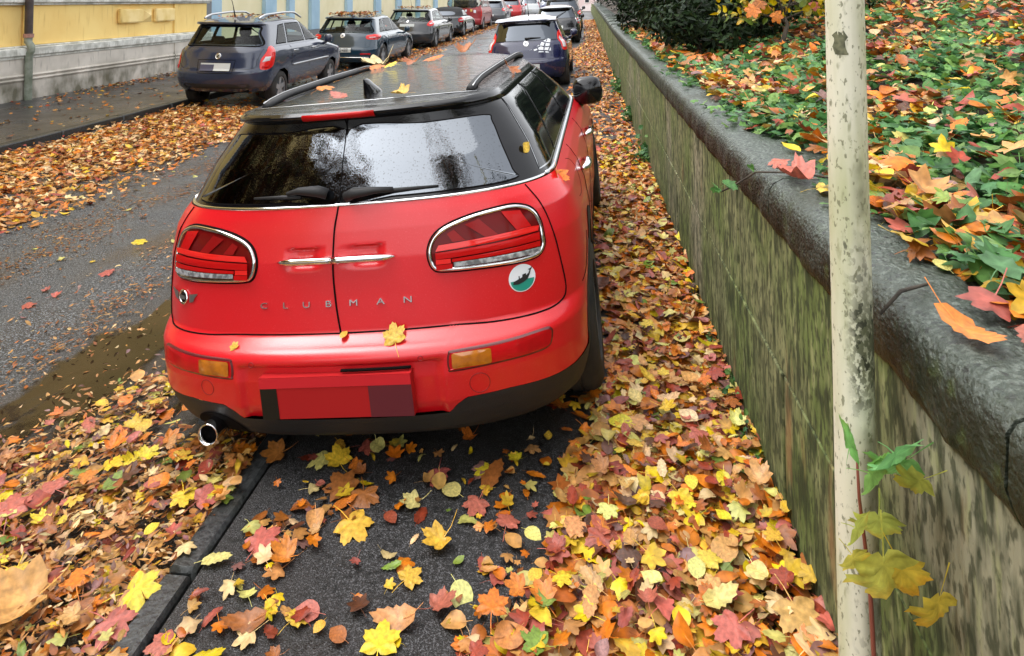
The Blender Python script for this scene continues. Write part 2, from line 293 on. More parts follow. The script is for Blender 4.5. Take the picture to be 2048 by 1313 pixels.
def mass(name, P, size, kinds, cols, lod, tilt, curl=.5, mat=None, normals=None, parent=None):
    """ONE mesh of many leaves: P (N,3), size (N), kinds list of letters, cols (N,3)"""
    N = len(P); size = np.broadcast_to(size, (N,)); kk = rng.integers(0, len(kinds), N); VV, TT, CC = [], [], []; off = 0
    for ki, kd in enumerate(kinds):
        ix = np.where(kk == ki)[0]
        if not len(ix): continue
        V, T, vb = tpl(kd, lod); n = len(V); m = len(ix)
        Vs = np.repeat(V[None], m, 0); c = rng.normal(0, curl, (m, 1, 4)); c[..., 1] += curl * .5
        Vs[..., 2] += bendz(Vs, c); Vs *= size[ix][:, None, None]; Vs[..., 0] *= rng.uniform(.75, 1.1, (m, 1))
        a = rng.uniform(0, 2 * math.pi, m); tx = rng.normal(0, tilt, m); ty = rng.normal(0, tilt, m)
        ca, sa = np.cos(a), np.sin(a); Rm = np.zeros((m, 3, 3)); Rm[:, 0, 0] = ca; Rm[:, 0, 1] = -sa; Rm[:, 1, 0] = sa; Rm[:, 1, 1] = ca; Rm[:, 2, 2] = 1
        X = np.zeros((m, 3, 3)); X[:, 0, 0] = 1; X[:, 1, 1] = X[:, 2, 2] = np.cos(tx); X[:, 1, 2] = -np.sin(tx); X[:, 2, 1] = np.sin(tx)
        Y = np.zeros((m, 3, 3)); Y[:, 1, 1] = 1; Y[:, 0, 0] = Y[:, 2, 2] = np.cos(ty); Y[:, 0, 2] = np.sin(ty); Y[:, 2, 0] = -np.sin(ty)
        Q = Y @ X @ Rm
        if normals is not None:
            nn = normals[ix]; t = np.cross(nn, np.array([.3, .2, 1.])); t /= np.linalg.norm(t, axis=1)[:, None] + 1e-9; b = np.cross(nn, t)
            Q = np.stack([t, b, nn], -1) @ Q
        Vs = Vs @ np.transpose(Q, (0, 2, 1)) + P[ix][:, None, :]
        VV.append(Vs.reshape(-1, 3)); TT.append((T[None] + (np.arange(m) * n)[:, None, None]).reshape(-1, 3) + off); off += m * n
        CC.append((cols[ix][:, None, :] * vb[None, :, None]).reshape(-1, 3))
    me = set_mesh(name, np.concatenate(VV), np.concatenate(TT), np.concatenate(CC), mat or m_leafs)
    o = bpy.data.objects.new(name, me); COL.objects.link(o)
    if parent: o.parent = parent
    return o
PAL = {'y': lin(212, 172, 62), 'Y': lin(218, 190, 50), 'o': lin(208, 120, 44), 't': lin(198, 148, 88), 'b': lin(158, 92, 44), 'k': lin(178, 96, 82), 'r': lin(150, 66, 46), 'p': lin(206, 196, 116), 'd': lin(92, 58, 40), 'v': lin(140, 102, 96), 'g': lin(120, 140, 60), 'c': lin(222, 190, 140), 'n': lin(176, 120, 66)}
def cols(N, w, dark=.95):
    k = list(w); p = np.array([w[i] for i in k], float); p /= p.sum()
    C = np.array([PAL[i] for i in k])[rng.choice(len(k), N, p=p)]; C = np.clip(C * 1.06 - .06 * C.mean(1, keepdims=True), .004, 1)
    return np.clip(C * rng.uniform(.7, 1.15, (N, 1)) * rng.uniform(.92, 1.08, (N, 3)), 0, .9) * dark

# ------------------------------------------------------------------ the setting
def strip(name, mat, x0, x1, y0, y1, z, nx=6, ny=60, fn=None):
    X, Y = np.meshgrid(np.linspace(x0, x1, nx), np.linspace(y0, y1, ny)); Z = z + zroad(Y) + (fn(X, Y) if fn else 0)
    P = np.stack([X, Y, Z], -1); b = MB().grid(P); o = b.build(name, mat, smooth=True); o['kind'] = 'structure'; return o
g = MB().box(-400, 400, -400, 400, -.6, -.2).build('ground', m_ground); g['kind'] = 'structure'
strip('road', m_road, -7.0, -1.31, -12, 130, 0, 12, 120, lambda X, Y: .02 * np.exp(-((X + 4.1) / 1.6) ** 2))
kb = MB(); y = -4.0
while y < 60:
    z = float(zroad(y)); kb.box(-1.285, -1.195, y, y + 1.19, -.15 + z, PAVE + z, .012); y += 1.2
kb.build('kerb', m_kerb, auto=40)['kind'] = 'structure'
strip('pavement', m_pave, -1.18, WX + .02, -4, 70, PAVE - .004, 12, 160, lambda X, Y: .004 * np.sin(X * 5 + Y * 2) * np.exp(-((X + .2) / .6) ** 2))
b = MB(); b.box(-1.186, -1.18, -4, 60, -.1, PAVE - .02); b.build('pavement_edge', m_dirt)['kind'] = 'structure'
kb = MB(); y = -6.0
while y < 60:
    z = float(zroad(y)); kb.box(-7.12, -6.99, y, y + 1.19, -.15 + z, PAVE + z, .012); y += 1.2
kb.build('kerb', m_kerb, auto=40)['kind'] = 'structure'
strip('pavement', m_lpave, -10.2, -7.12, -6, 80, PAVE, 6, 60)
X, Y = np.meshgrid(np.concatenate([[WX + .12, .9], np.linspace(1.0, 14, 40)]), np.linspace(-9, 75, 170))
o = MB().grid(np.stack([X, Y, zbank(X, Y) - .03], -1)).build('bank', m_dirt, smooth=True); o['kind'] = 'structure'
# muddy water standing along the kerb: an irregular thin sheet
def puddle(cx, cy, rx, ry, seed, z):
    r = np.random.default_rng(seed); n = 60; a = np.linspace(0, 2 * math.pi, n, endpoint=False); k = 1 + .18 * np.sin(3 * a + r.uniform(0, 6)) + .12 * np.sin(7 * a + r.uniform(0, 6)) + .07 * r.normal(size=n)
    V = [(cx, cy, z)]; F = []; wet = [1.]
    for q, (f, w) in enumerate(((.55, .8), (1., 0.))):
        V += [(cx + rx * f * k[i] * math.cos(a[i]), cy + ry * f * k[i] * math.sin(a[i]), z + float(.02 * math.exp(-((cx + rx * f * math.cos(a[i]) + 4.1) / 1.6) ** 2))) for i in range(n)]; wet += [w] * n
    F = [(0, 1 + i, 1 + (i + 1) % n) for i in range(n)] + [(1 + i, 1 + n + i, 1 + n + (i + 1) % n, 1 + (i + 1) % n) for i in range(n)]
    o = mk('puddle', V, F, m_mud); o['kind'] = 'structure'; at = o.data.attributes.new('wet', 'FLOAT', 'POINT'); at.data.foreach_set('value', wet)
puddle(-2.42, 3.3, .30, 1.0, 1, .007); puddle(-2.30, 5.2, .3, 1.2, 2, .007); puddle(-2.62, 2.45, .38, .45, 3, .007); puddle(-1.7, 3.2, .3, .5, 5, .007); puddle(-6.2, 8.2, .6, .8, 6, .007)

# ------------------------------------------------------------------ retaining wall
wall = empty('retaining_wall', (WX, 0, 0)); tag(wall, 'long mossy stone wall with rounded dark coping along the right pavement', 'wall')
def wx(b): return b
zt = 1.066
fw = MB()
y = -3.1; k = 0
fw.box(.012, .4, -6, 70, -.3, zt)
for (z0, z1, ph) in ((-.1, .60, 0.), (.606, zt - .001, .62)):
    y = -4.0 + ph; q = 0
    while y < 62:
        L = 1.15 + .3 * ((q * 7919) % 5) / 5; z = float(zroad(y)); fw.box(-.003 * (q % 2), .02, y, y + L - .013, z0 + z, z1 + z, .004); y += L; q += 1
fw.build('wall_face', m_wall, wall, auto=35)
prof = [(.30, -.02), (.02, -.02), (-.008, -.004), (-.022, .018), (-.027, .05), (-.027, .10), (-.022, .128), (-.008, .149), (.016, .160), (.05, .165), (.09, .1665), (.2, .167), (.36, .163), (.40, .14), (.40, .0)]
y = -3.05; q = 0
while y < 45:
    L = 1.28 + .1 * (q % 3); z = float(zroad(y)); nn = 60 if y < 6 else 4
    P = np.zeros((nn, len(prof), 3))
    for i in range(nn):
        yy = y + .004 + (L - .008) * i / (nn - 1); e = .985 if i in (0, nn - 1) else 1
        for j, (px, pz) in enumerate(prof):
            w = .0025 * math.sin(yy * 17 + j * .7) + .002 * math.sin(yy * 41 + j * 1.3) + .0022 * math.sin(yy * 97 + j * 2.9)
            P[i, j] = (px * e + w, yy, zt + z + pz * e + w)
    b = MB().grid(P); m = len(prof)
    b.F += [tuple(range(m - 1, -1, -1)), tuple((nn - 1) * m + i for i in range(m))]
    b.build('coping_stone', m_cope, wall, auto=50); y += L; q += 1

# ------------------------------------------------------------------ pole and its seedling
pole = empty('pole', (.53, 1.448, PAVE)); tag(pole, 'tall thin cream painted pole with flaking moss stained paint before the stone wall', 'pole')
b = MB(); H = 3.2; n = 36; nz = 60
P = np.zeros((nz, n + 1, 3))
for i in range(nz):
    z = H * i / (nz - 1)
    for k in range(n + 1):
        a = 2 * math.pi * k / n; r = .0395 - .0016 * z + .0004 * math.sin(z * 9 + 3 * a); P[i, k] = (r * math.cos(a) + .006 * (z / 1.7 - .6), r * math.sin(a), z)
b.grid(P); b.build('pole_shaft', m_pole, pole, smooth=True)
b = MB()   # bare patch where the paint has come away, a thin scab on the shaft
for (a0, a1, z0, z1) in ((215, 252, 1.612, 1.655),):
    A = np.linspace(R_(a0), R_(a1), 9); Z = np.linspace(z0, z1, 5); G = np.zeros((5, 9, 3))
    for i, z in enumerate(Z):
        for k, a in enumerate(A):
            r = .0402 - .0016 * z; a2 = a + .10 * math.sin(i * 2.6 + 1) * (k in (0, 8)) + .05 * math.sin(i * 4 + k * 1.9); G[i, k] = (r * math.cos(a2) + .006 * (z / 1.7 - .6), r * math.sin(a2), z + .006 * math.sin(k * 2.3 + i) * (i != 0))
    b.grid(G)
b.build('bare_patch', m_moss, pole, smooth=True)

# ------------------------------------------------------------------ buildings on the left
BX = -10.05
yb = empty('yellow_building', (BX, 5, PAVE)); tag(yb, 'yellow rendered building with grey stone ledge and plinth and rusticated panels', 'building')
def wb(b, name, mat, parent, auto=None):
    b.V = [(x - parent.location.x, y - parent.location.y, z - parent.location.z) for x, y, z in b.V]; return b.build(name, mat, parent, auto=auto)
Y0, Y1 = -16, 16.95
wb(MB().box(BX - 6, BX, Y0, Y1, .0, 11.5), 'wall', m_yel, yb)
b = MB().box(BX + .003, BX + .14, Y0, Y1 - .02, -.1, .84)
for y0 in np.arange(-15.6, 15, 3.35):
    pass
for (ya, yc) in ((-15, 8.6), (11.0, 13.6), (15.35, 16.9)):
    b.box(BX + .141, BX + .165, ya, yc, -.1, .83)
b.box(BX + .004, BX + .23, Y0, 12.6, -.1, .05)
wb(b, 'plinth', m_plinth, yb)
b = MB()
for z in (.47, .54): b.tube([(BX + .15, Y0, z), (BX + .15, Y1 - .02, z)], .028, 6)
for (ya, yc) in ((-15, 8.6), (11.0, 13.6), (15.35, 16.9)):
    for z in (.47, .54): b.tube([(BX + .17, ya, z), (BX + .17, yc, z)], .026, 6)
wb(b, 'plinth_moulding', m_plinth, yb)
b = MB().box(BX + .002, BX + .21, Y0, Y1 + .01, .89, 1.03, .015).box(BX + .002, BX + .17, Y0, Y1, .845, .888).box(BX + .002, BX + .10, Y0, Y1, 1.031, 1.06, .01)
wb(b, 'ledge', m_band, yb, 40)
b = MB().box(BX + .002, BX + .16, Y0, Y1 + .01, 1.83, 1.99, .015).box(BX + .002, BX + .1, Y0, Y1, 1.79, 1.828)
wb(b, 'string_course', m_band, yb, 40)
for (ya, yc) in ((11.05, 13.35), (15.5, 16.9), (5, 9.6), (-4, 3)):
    wb(MB().box(BX + .002, BX + .05, ya, yc, 1.061, 1.788, .012), 'pier', m_yel, yb, 40)
for (ya, yc) in ((13.5, 14.25), (14.72, 15.42)):
    wb(MB().box(BX + .002, BX + .12, ya, yc, 1.37, 1.68, .03), 'rusticated_panel', m_yel2, yb, 40)
wb(MB().add([(BX + .003, 14.30, 1.37), (BX + .003, 14.67, 1.37), (BX + .003, 14.67, 1.68), (BX + .003, 14.30, 1.68), (BX + .13, 14.485, 1.525)], [(0, 1, 4), (1, 2, 4), (2, 3, 4), (3, 0, 4)]), 'diamond_panel', m_yel2, yb)
for y in np.arange(-13, 16, 3.4):
    f = wb(MB().box(BX + .002, BX + .10, y, y + 1.5, 2.9, 5.2, .02), 'window', m_trim, yb, 40)
    f2 = MB().box(BX + .101, BX + .106, y + .12, y + 1.38, 3.02, 5.08); f2.V = [(a - yb.location.x, c - yb.location.y, d - yb.location.z) for a, c, d in f2.V]; f2.build('pane', m_pane, f)
dp = empty('drainpipe', (BX + .17, 10.98, PAVE)); tag(dp, 'dark brown drainpipe with pale green foot on the yellow building front', 'drainpipe')
b = MB().tube([(.03, 0, 1.13), (.03, 0, 9)], .065, 14); b.build('pipe', m_pipe, dp, auto=40)
b = MB().tube([(.05, 0, -.02), (.05, 0, .80), (.09, 0, .86), (.09, 0, .95), (.03, 0, 1.02), (.03, 0, 1.14)], [.062, .062, .06, .06, .062, .07], 14); b.build('pipe_foot', m_pipe2, dp, auto=40)
b = MB().tube([(.03, 0, 1.10), (.03, 0, 1.17)], .083, 14); b.build('collar', M('rusty_pink_collar', lin(176, 130, 116), .7, col2=lin(150, 110, 96), ns=20), dp, auto=40)

cb = empty('cream_building', (BX - .25, 17, PAVE)); tag(cb, 'cream building with pale blue upright bands just past the yellow one', 'building')
wb(MB().box(BX - 6, BX - .25, Y1 + .02, 60, -.1, 10.5), 'wall', m_cream, cb)
wb(MB().box(BX - .248, BX - .1, Y1 + .03, 60, -.1, .75), 'plinth', m_greyr, cb)
wb(MB().box(BX - .248, BX - .02, Y1 + .03, 17.25, -.1, 10), 'corner_strip', m_greyr, cb)
for (ya, yc) in ((17.3, 17.95), (20.55, 21.35), (22.3, 22.75), (24.2, 25.0), (28.0, 28.7), (32.0, 32.9), (35.8, 36.7), (40.2, 41), (45, 46), (50, 51)):
    wb(MB().box(BX - .248, BX - .12, ya, yc, .76, 10, .01), 'pilaster', m_blue, cb, 40)
for y in (18.6, 26, 30, 34, 38, 43, 48):
    f = wb(MB().box(BX - .248, BX - .17, y, y + 1.3, 2.4, 4.8, .02), 'window', m_trim, cb, 40)
    f2 = MB().box(BX - .169, BX - .165, y + .12, y + 1.18, 2.52, 4.68); f2.V = [(a - cb.location.x, c - cb.location.y, d - cb.location.z) for a, c, d in f2.V]; f2.build('pane', m_pane, f)
fb = empty('far_building', (-6, 120, 0)); tag(fb, 'pale pink and white house closing the far end of the street', 'building')
def lb(b, name, mat, parent): return b.build(name, mat, parent)
lb(MB().box(-16, 14, 0, 12, -.2, 12), 'wall', m_pale, fb)
for x in range(-12, 10, 2):
    f = lb(MB().box(x, x + .9, -.06, -.002, 1.2, 3.4), 'window', m_trim, fb); lb(MB().box(x + .1, x + .8, -.075, -.062, 1.3, 3.3), 'pane', m_pane, f)
hb = MB().box(-16, 14, -2.2, -1.6, -.2, 1.1); lb(hb, 'garden_wall', m_pale, fb)

# ------------------------------------------------------------------ trees and shrubs
def blob_points(c, r, N, shell=.55, squash=(1, 1, 1), lumps=9, seed=0):
    """points through the volume of an uneven crown made of leaf clumps"""
    q = np.random.default_rng(seed); C = q.normal(size=(lumps, 3)); C /= np.linalg.norm(C, axis=1)[:, None]; C = C * r * q.uniform(.25, .85, (lumps, 1)) * np.array(squash)
    R = r * q.uniform(.28, .58, lumps); k = q.integers(0, lumps, N); d = q.normal(size=(N, 3)); d /= np.linalg.norm(d, axis=1)[:, None]
    return np.array(c) + C[k] + d * (R[k] * q.uniform(shell, 1.05, N) ** .6)[:, None] * np.array([1, 1, .8]), d, np.array(c) + C
def limbs(base, ends, r0, seed=0):
    b = MB(); base = np.array(base, float); ends = np.array(ends); top = ends.mean(0)
    q = np.random.default_rng(seed); mid = base + (top - base) * .5 + q.normal(0, .05, 3) * np.linalg.norm(top - base)
    b.tube([base, base * .6 + mid * .4 + q.normal(0, .02, 3), mid, mid * .4 + top * .6], [r0 * 1.2, r0, r0 * .75, r0 * .45], 9)
    for e in ends:
        s = mid + (mid * .4 + top * .6 - mid) * q.uniform(0, 1); m = (s + e) / 2 + q.normal(0, .06, 3) * np.linalg.norm(e - s); b.tube([s, m, e], [r0 * .4, r0 * .25, r0 * .07], 6)
        for _ in range(3):
            e2 = e + q.normal(0, .25, 3) * np.linalg.norm(e - s); b.tube([m, (m + e2) / 2 + q.normal(0, .03, 3), e2], [r0 * .18, r0 * .1, r0 * .03], 5)
    return b
def plant(name, base, c, r, N, size, kinds, w, label, cat, r0, squash=(1, 1, 1), lod=1, lumps=9, seed=0, group=None, dark=1., parts=('trunk', 'crown'), tilt=.9, pal=None):
    t = empty(name, tuple(base)); tag(t, label, cat, group)
    P, d, C = blob_points(c, r, N, squash=squash, lumps=lumps, seed=seed); keep = P[:, 2] > np.where(P[:, 0] > .95, zbank(P[:, 0], P[:, 1]), 0) + .02; P, d = P[keep], d[keep]
    bb = np.array(base); lb_ = limbs((0, 0, 0), C - bb, r0, seed); lb_.build(parts[0], m_bark, t, smooth=True)
    C_ = cols(len(P), w, dark) if pal is None else np.clip(np.array(pal)[rng.integers(0, len(pal), len(P))] * rng.uniform(.6, 1.25, (len(P), 1)), 0, 1)
    nn = d * .6 + np.array([0, 0, .55]); nn /= np.linalg.norm(nn, axis=1)[:, None]
    mass(parts[1], P - bb, size * rng.uniform(.6, 1.3, len(P)), kinds, C_, lod, tilt, .4, m_dfoli if pal is not None else m_foli, nn, t)
DKG = [(.008, .018, .006), (.012, .027, .009), (.018, .036, .012), (.006, .013, .005), (.026, .048, .016)]
gsh = 'dark shrubs behind the wall'
for i, (x, y, z, r, lab) in enumerate([(2.1, 9.7, 2.0, 1.25, 'dark evergreen shrub behind the yellow leaved bush above the wall'), (3.7, 11.2, 2.4, 1.3, 'dark evergreen shrub standing farthest back on the leafy bank'),
     (5.6, 11.6, 2.6, 1.4, 'dark evergreen shrub beyond the upper part of the cream pole'), (1.45, 11.6, 1.95, 1.15, 'dark evergreen shrub leaning over the coping beyond the ivy'),
     (1.5, 15.6, 2.1, 1.35, 'second dark evergreen overhanging the wall, deep green and shaggy'), (1.45, 22, 2.3, 1.5, 'third dark evergreen overhanging the wall, opposite the dark blue car'),
     (1.5, 28, 2.4, 1.7, 'farthest large dark evergreen hanging over the wall end'), (1.7, 36, 2.5, 2.0, 'small looking dark hedge bush at the distant wall end')]):
    plant('evergreen_shrub', (x + .2, y, float(zbank(x, y)) - .05), (x, y, z + float(zroad(y))), r, [3800, 3000, 2600, 4200, 3600, 3000, 2600, 2200][i], .16 if i < 5 else .2, 'e', None, lab, 'shrub', .06, squash=(1, 1.2, .8), lod=1, lumps=12, seed=20 + i, group=gsh, parts=('stem', 'foliage'), pal=DKG, tilt=.6)
plant('evergreen_shrub', (1.45, 8.3, float(zbank(1.45, 8.3)) - .05), (1.4, 8.5, 1.75), .72, 2300, .12, 'e', None, 'nearest dark evergreen shrub, low over the coping under the yellow leaved bush', 'shrub', .04, squash=(1, 1.2, .8), lod=1, lumps=12, seed=41, group=gsh, parts=('stem', 'foliage'), pal=DKG, tilt=.6)
for x, y, z, r, sd, lab in ((1.2, 7.0, 1.52, .55, 51, 'lowest dark evergreen shrub, touching the coping behind the near ivy'), (1.95, 7.6, 1.72, .66, 52, 'dark evergreen shrub just right of the lowest one on the bank'), (2.9, 8.3, 1.9, .7, 53, 'dark evergreen shrub under the lime leaved bush near the pole')):
    plant('evergreen_shrub', (x, y, float(zbank(x, y)) - .05), (x, y, z), r, 1700, .11, 'e', None, lab, 'shrub', .03, squash=(1, 1.1, .8), lod=1, lumps=12, seed=sd, group=gsh, parts=('stem', 'foliage'), pal=DKG, tilt=.6)
plant('yellow_shrub', (1.8, 6.5, float(zbank(1.8, 6.5)) - .05), (1.8, 6.7, 1.86), .50, 330, .085, 'r', {'g': 5, 'Y': 5, 'y': 2, 'p': 2}, 'small bush with yellow and lime leaves hanging above the ivy', 'shrub', .025, squash=(1.25, .9, .7), lod=2, lumps=10, seed=3, parts=('stem', 'foliage'), dark=.75)
plant('yellow_shrub', (3.3, 8.6, float(zbank(3.3, 8.6)) - .05), (3.3, 8.6, 2.0), .6, 260, .10, 'r', {'g': 6, 'Y': 3}, 'sparse lime leaved bush beside the top of the cream pole', 'shrub', .02, squash=(1.2, .8, .7), lod=2, lumps=8, seed=5, parts=('stem', 'foliage'), dark=.6)
# trees seen as reflections, then unseen ones added to darken the reflections
plant('autumn_tree', (2.0, -6.3, 1.3), (1.0, -5.0, 10.4), 2.8, 3600, .15, 'mr', {'o': 3, 'n': 4, 'g': 4, 'd': 5}, 'thin leaning autumn tree mirrored in the right rear window', 'tree', .19, squash=(.8, 1, 1.1), lumps=16, seed=8, dark=.45)
plant('autumn_tree', (-8.9, -1.5, .11), (-7.2, -1.6, 5.2), 3.0, 7500, .2, 'mr', {'o': 2, 'n': 4, 'd': 6, 'g': 2}, 'brown leaved tree mirrored in the left rear window', 'tree', .2, squash=(.7, 1.7, 1.15), lumps=30, seed=9, dark=.3)
for bx, c, r, n, sd, lab in ((-8.8, (-6.6, -5.6, 7.0), 2.7, 5200, 61, 'unseen brown leaved tree added to darken the middle of the rear window'), (-9.0, (-8.3, 2.6, 4.3), 2.3, 4200, 62, 'unseen brown leaved tree added to darken the left margin of the rear window')):
    plant('autumn_tree', (bx, c[1], .11), c, r, n, .2, 'mr', {'o': 2, 'n': 4, 'd': 6, 'g': 2}, lab, 'tree', .18, squash=(.8, 1.3, 1.1), lumps=22, seed=sd, dark=.3)  # unseen crowns added to keep bright facade and sky out of the glass
plant('autumn_tree', (5.8, -1.8, 1.6), (5.3, -1.6, 6.0), 3.0, 4500, .2, 'mr', None, 'unseen dark leafy tree added to darken reflections beside the right rear window', 'tree', .22, squash=(1, 1.3, 1.2), lumps=20, seed=10, pal=DKG)  # added out of view so the rear pillar reflects dark leaves, not sky

# ------------------------------------------------------------------ cars
class Surf:
    """car side wall: a stack of plan outlines. rear edge yr(z), half width w(z), rear corner depth c(z), front edge yf(z)"""
    def __init__(s, tab, yf, p=2.65, cf=.7, wheels=(), bulge=.02, bz=(.45, .25), wr=.31):
        s.z, s.yr, s.w, s.c = np.array(tab, float).T; s.yfz, s.yfy = np.array(yf, float).T; s.p = p; s.cf = cf; s.wheels = wheels; s.b = bulge; s.bz = bz; s.wr = wr
    def f(s, z): return np.interp(z, s.z, s.yr), np.interp(z, s.z, s.w), np.interp(z, s.z, s.c), np.interp(z, s.yfz, s.yfy)
    def bul(s, y, z):
        r = 0 * y
        for yw in s.wheels: r = r + s.b * np.exp(-((y - yw) / .42) ** 2)
        q = np.clip((y - .45) / .25, 0, 1); return r * np.exp(-((z - s.bz[0]) / s.bz[1]) ** 2) * q * q * (3 - 2 * q)
    def S(s, t, z):
        t = np.asarray(t, float); z = np.asarray(z, float) + 0 * t; yr, w, c, yf = s.f(z); a = np.abs(t); sg = np.sign(t); e = 2 / s.p
        ph = np.clip(a, 0, 1) * np.pi / 2; x1 = w * np.sin(ph) ** e; y1 = yr + c * (1 - np.abs(np.cos(ph)) ** e)
        u = np.clip(a - 1, 0, 1); y2 = (yr + c) + (yf - s.cf - yr - c) * u
        p2 = np.clip(3 - a, 0, 1) * np.pi / 2; x3 = w * np.sin(p2) ** e; y3 = yf - s.cf * (1 - np.abs(np.cos(p2)) ** e)
        x = np.where(a <= 1, x1, np.where(a <= 2, w, x3)); y = np.where(a <= 1, y1, np.where(a <= 2, y2, y3))
        return np.stack([(x + s.bul(y, z) * (x / w) ** 4) * sg, y, z], -1)
    def rear(s, x, z):
        x = np.asarray(x, float); z = np.asarray(z, float); yr, w, c, yf = s.f(z); q = np.clip(np.abs(x) / w, 0, 1)
        return np.stack([x + 0 * z, yr + c * (1 - (1 - q ** s.p) ** (1 / s.p)), z + 0 * x], -1)
    def front(s, x, z):
        x = np.asarray(x, float); z = np.asarray(z, float); yr, w, c, yf = s.f(z); q = np.clip(np.abs(x) / w, 0, 1)
        return np.stack([x + 0 * z, yf - s.cf * (1 - (1 - q ** s.p) ** (1 / s.p)), z + 0 * x], -1)
    def side(s, sg):
        def fn(y, z):
            y = np.asarray(y, float); z = np.asarray(z, float); yr, w, c, yf = s.f(z)
            q = np.maximum(np.clip((yr + c - y) / c, 0, 1), np.clip((y - yf + s.cf) / s.cf, 0, 1)); x = w * (1 - q ** s.p) ** (1 / s.p)
            return np.stack([sg * (x + s.bul(y, z) * (x / w) ** 4), y + 0 * z, z + 0 * y], -1)
        return fn
CEN = np.array([0, 2., .75])
def onsurf(fn, a, b, off=0.):
    a = np.asarray(a, float); b = np.asarray(b, float); P = fn(a, b); e = 2e-3
    n = np.cross(fn(a + e, b) - fn(a - e, b), fn(a, b + e) - fn(a, b - e)); n /= np.linalg.norm(n, axis=-1)[..., None] + 1e-12
    sg = np.sign(np.sum(n * (P - CEN) * np.array([1, 1, .3]), -1))[..., None]; return P + n * sg * np.asarray(off)[..., None] if np.ndim(off) else P + n * sg * off
def dense(o, n=8, closed=True):
    """smooth closed outline through the given points"""
    o = np.asarray(o, float); m = len(o); out = []
    for i in range(m if closed else m - 1):
        p0, p1, p2, p3 = (o[(i - 1) % m], o[i], o[(i + 1) % m], o[(i + 2) % m]) if closed else (o[max(i - 1, 0)], o[i], o[i + 1], o[min(i + 2, m - 1)])
        for k in range(n):
            t = k / n; out.append(.5 * (2 * p1 + (p2 - p0) * t + (2 * p0 - 5 * p1 + 4 * p2 - p3) * t * t + (3 * p1 - p0 - 3 * p2 + p3) * t ** 3))
    if not closed: out.append(o[-1])
    return np.array(out)
def sub(o, n=6):
    """straight-edged outline, edges subdivided"""
    o = np.asarray(o, float); return np.concatenate([o[i] + (o[(i + 1) % len(o)] - o[i]) * (np.arange(n) / n)[:, None] for i in range(len(o))])
def rrect(x0, x1, z0, z1, r, n=5):
    o = []
    for cx, cz, a0 in ((x1 - r, z1 - r, 0), (x0 + r, z1 - r, 90), (x0 + r, z0 + r, 180), (x1 - r, z0 + r, 270)):
        for k in range(n + 1): a = R_(a0 + 90 * k / n); o.append((cx + r * math.cos(a), cz + r * math.sin(a)))
    return np.array(o)
def patch(mb, o, fn, off=.004, K=6, dome=0.):
    o = np.asarray(o, float); c = o.mean(0); n = len(o); k = np.arange(1, K + 1) / K
    Q = c + (o[None] - c) * k[:, None, None]; d = off + dome * (1 - k ** 2)
    V = [onsurf(fn, c[0], c[1], off + dome)] + list(onsurf(fn, Q[..., 0].ravel(), Q[..., 1].ravel(), np.repeat(d, n)))
    F = [(0, 1 + i, 1 + (i + 1) % n) for i in range(n)] + [(1 + j * n + i, 1 + j * n + n + i, 1 + j * n + n + (i + 1) % n, 1 + j * n + (i + 1) % n) for j in range(K - 1) for i in range(n)]
    return mb.add(V, F)
def band(mb, o1, o2, fn, off1, off2=None, K=3):
    o1, o2 = np.asarray(o1, float), np.asarray(o2, float); n = len(o1); off2 = off1 if off2 is None else off2; V = []
    for j in range(K + 1):
        q = o1 + (o2 - o1) * j / K; V += list(onsurf(fn, q[:, 0], q[:, 1], off1 + (off2 - off1) * j / K))
    return mb.add(V, [(j * n + i, j * n + (i + 1) % n, j * n + n + (i + 1) % n, j * n + n + i) for j in range(K) for i in range(n)])
def shrink(o, d):
    o = np.asarray(o, float); t = np.roll(o, -1, 0) - np.roll(o, 1, 0); n = np.stack([-t[:, 1], t[:, 0]], 1); n /= np.linalg.norm(n, axis=1)[:, None] + 1e-9
    a = np.sum(o[:, 0] * np.roll(o[:, 1], -1) - np.roll(o[:, 0], -1) * o[:, 1]); return o + n * (d if a > 0 else -d)
def seam(mb, o, fn, r=.0025, off=0, closed=False, n=5):
    P = onsurf(fn, np.asarray(o)[:, 0], np.asarray(o)[:, 1], off)
    if closed: P = np.concatenate([P, P[:1]])
    return mb.tube(P, r, n, cap=not closed)
def text2d(body, size):
    cu = bpy.data.curves.new('t', 'FONT'); cu.body = body; cu.size = size; cu.align_x = 'CENTER'; cu.resolution_u = 3; ob = bpy.data.objects.new('t', cu); COL.objects.link(ob)
    bpy.context.view_layer.update(); me = ob.evaluated_get(bpy.context.evaluated_depsgraph_get()).to_mesh()
    V = np.array([v.co[:2] for v in me.vertices]); F = [tuple(p.vertices) for p in me.polygons]; ob.to_mesh_clear() if False else None
    bpy.data.objects.remove(ob); return V, F
def shell(S, zlo, zhi, t0=-3, t1=3, nt=150, nz=22, off=0, keep=None):
    T = np.linspace(t0, t1, nt); Zl = np.array([zlo(t) for t in T]); Zh = np.array([zhi(t) for t in T]); v = np.linspace(0, 1, nz)[:, None]
    Z = Zl + (Zh - Zl) * v; P = S.S(np.broadcast_to(T, Z.shape), Z); b = MB().grid(P)
    if keep is not None: b.F = [f for f in b.F if keep(np.mean([b.V[i] for i in f], 0))]
    return b
def ywt(S, t): return S.S(np.array([t]), np.array([.4]))[0]
def arch_z(S, t, base, r, wz):
    x, y, z = ywt(S, t)
    if abs(t) < .7 or abs(t) > 2.7: return base
    for yw in S.wheels:
        d = abs(y - yw)
        if d < r: return max(base, wz + math.sqrt(r * r - d * d))
    return base
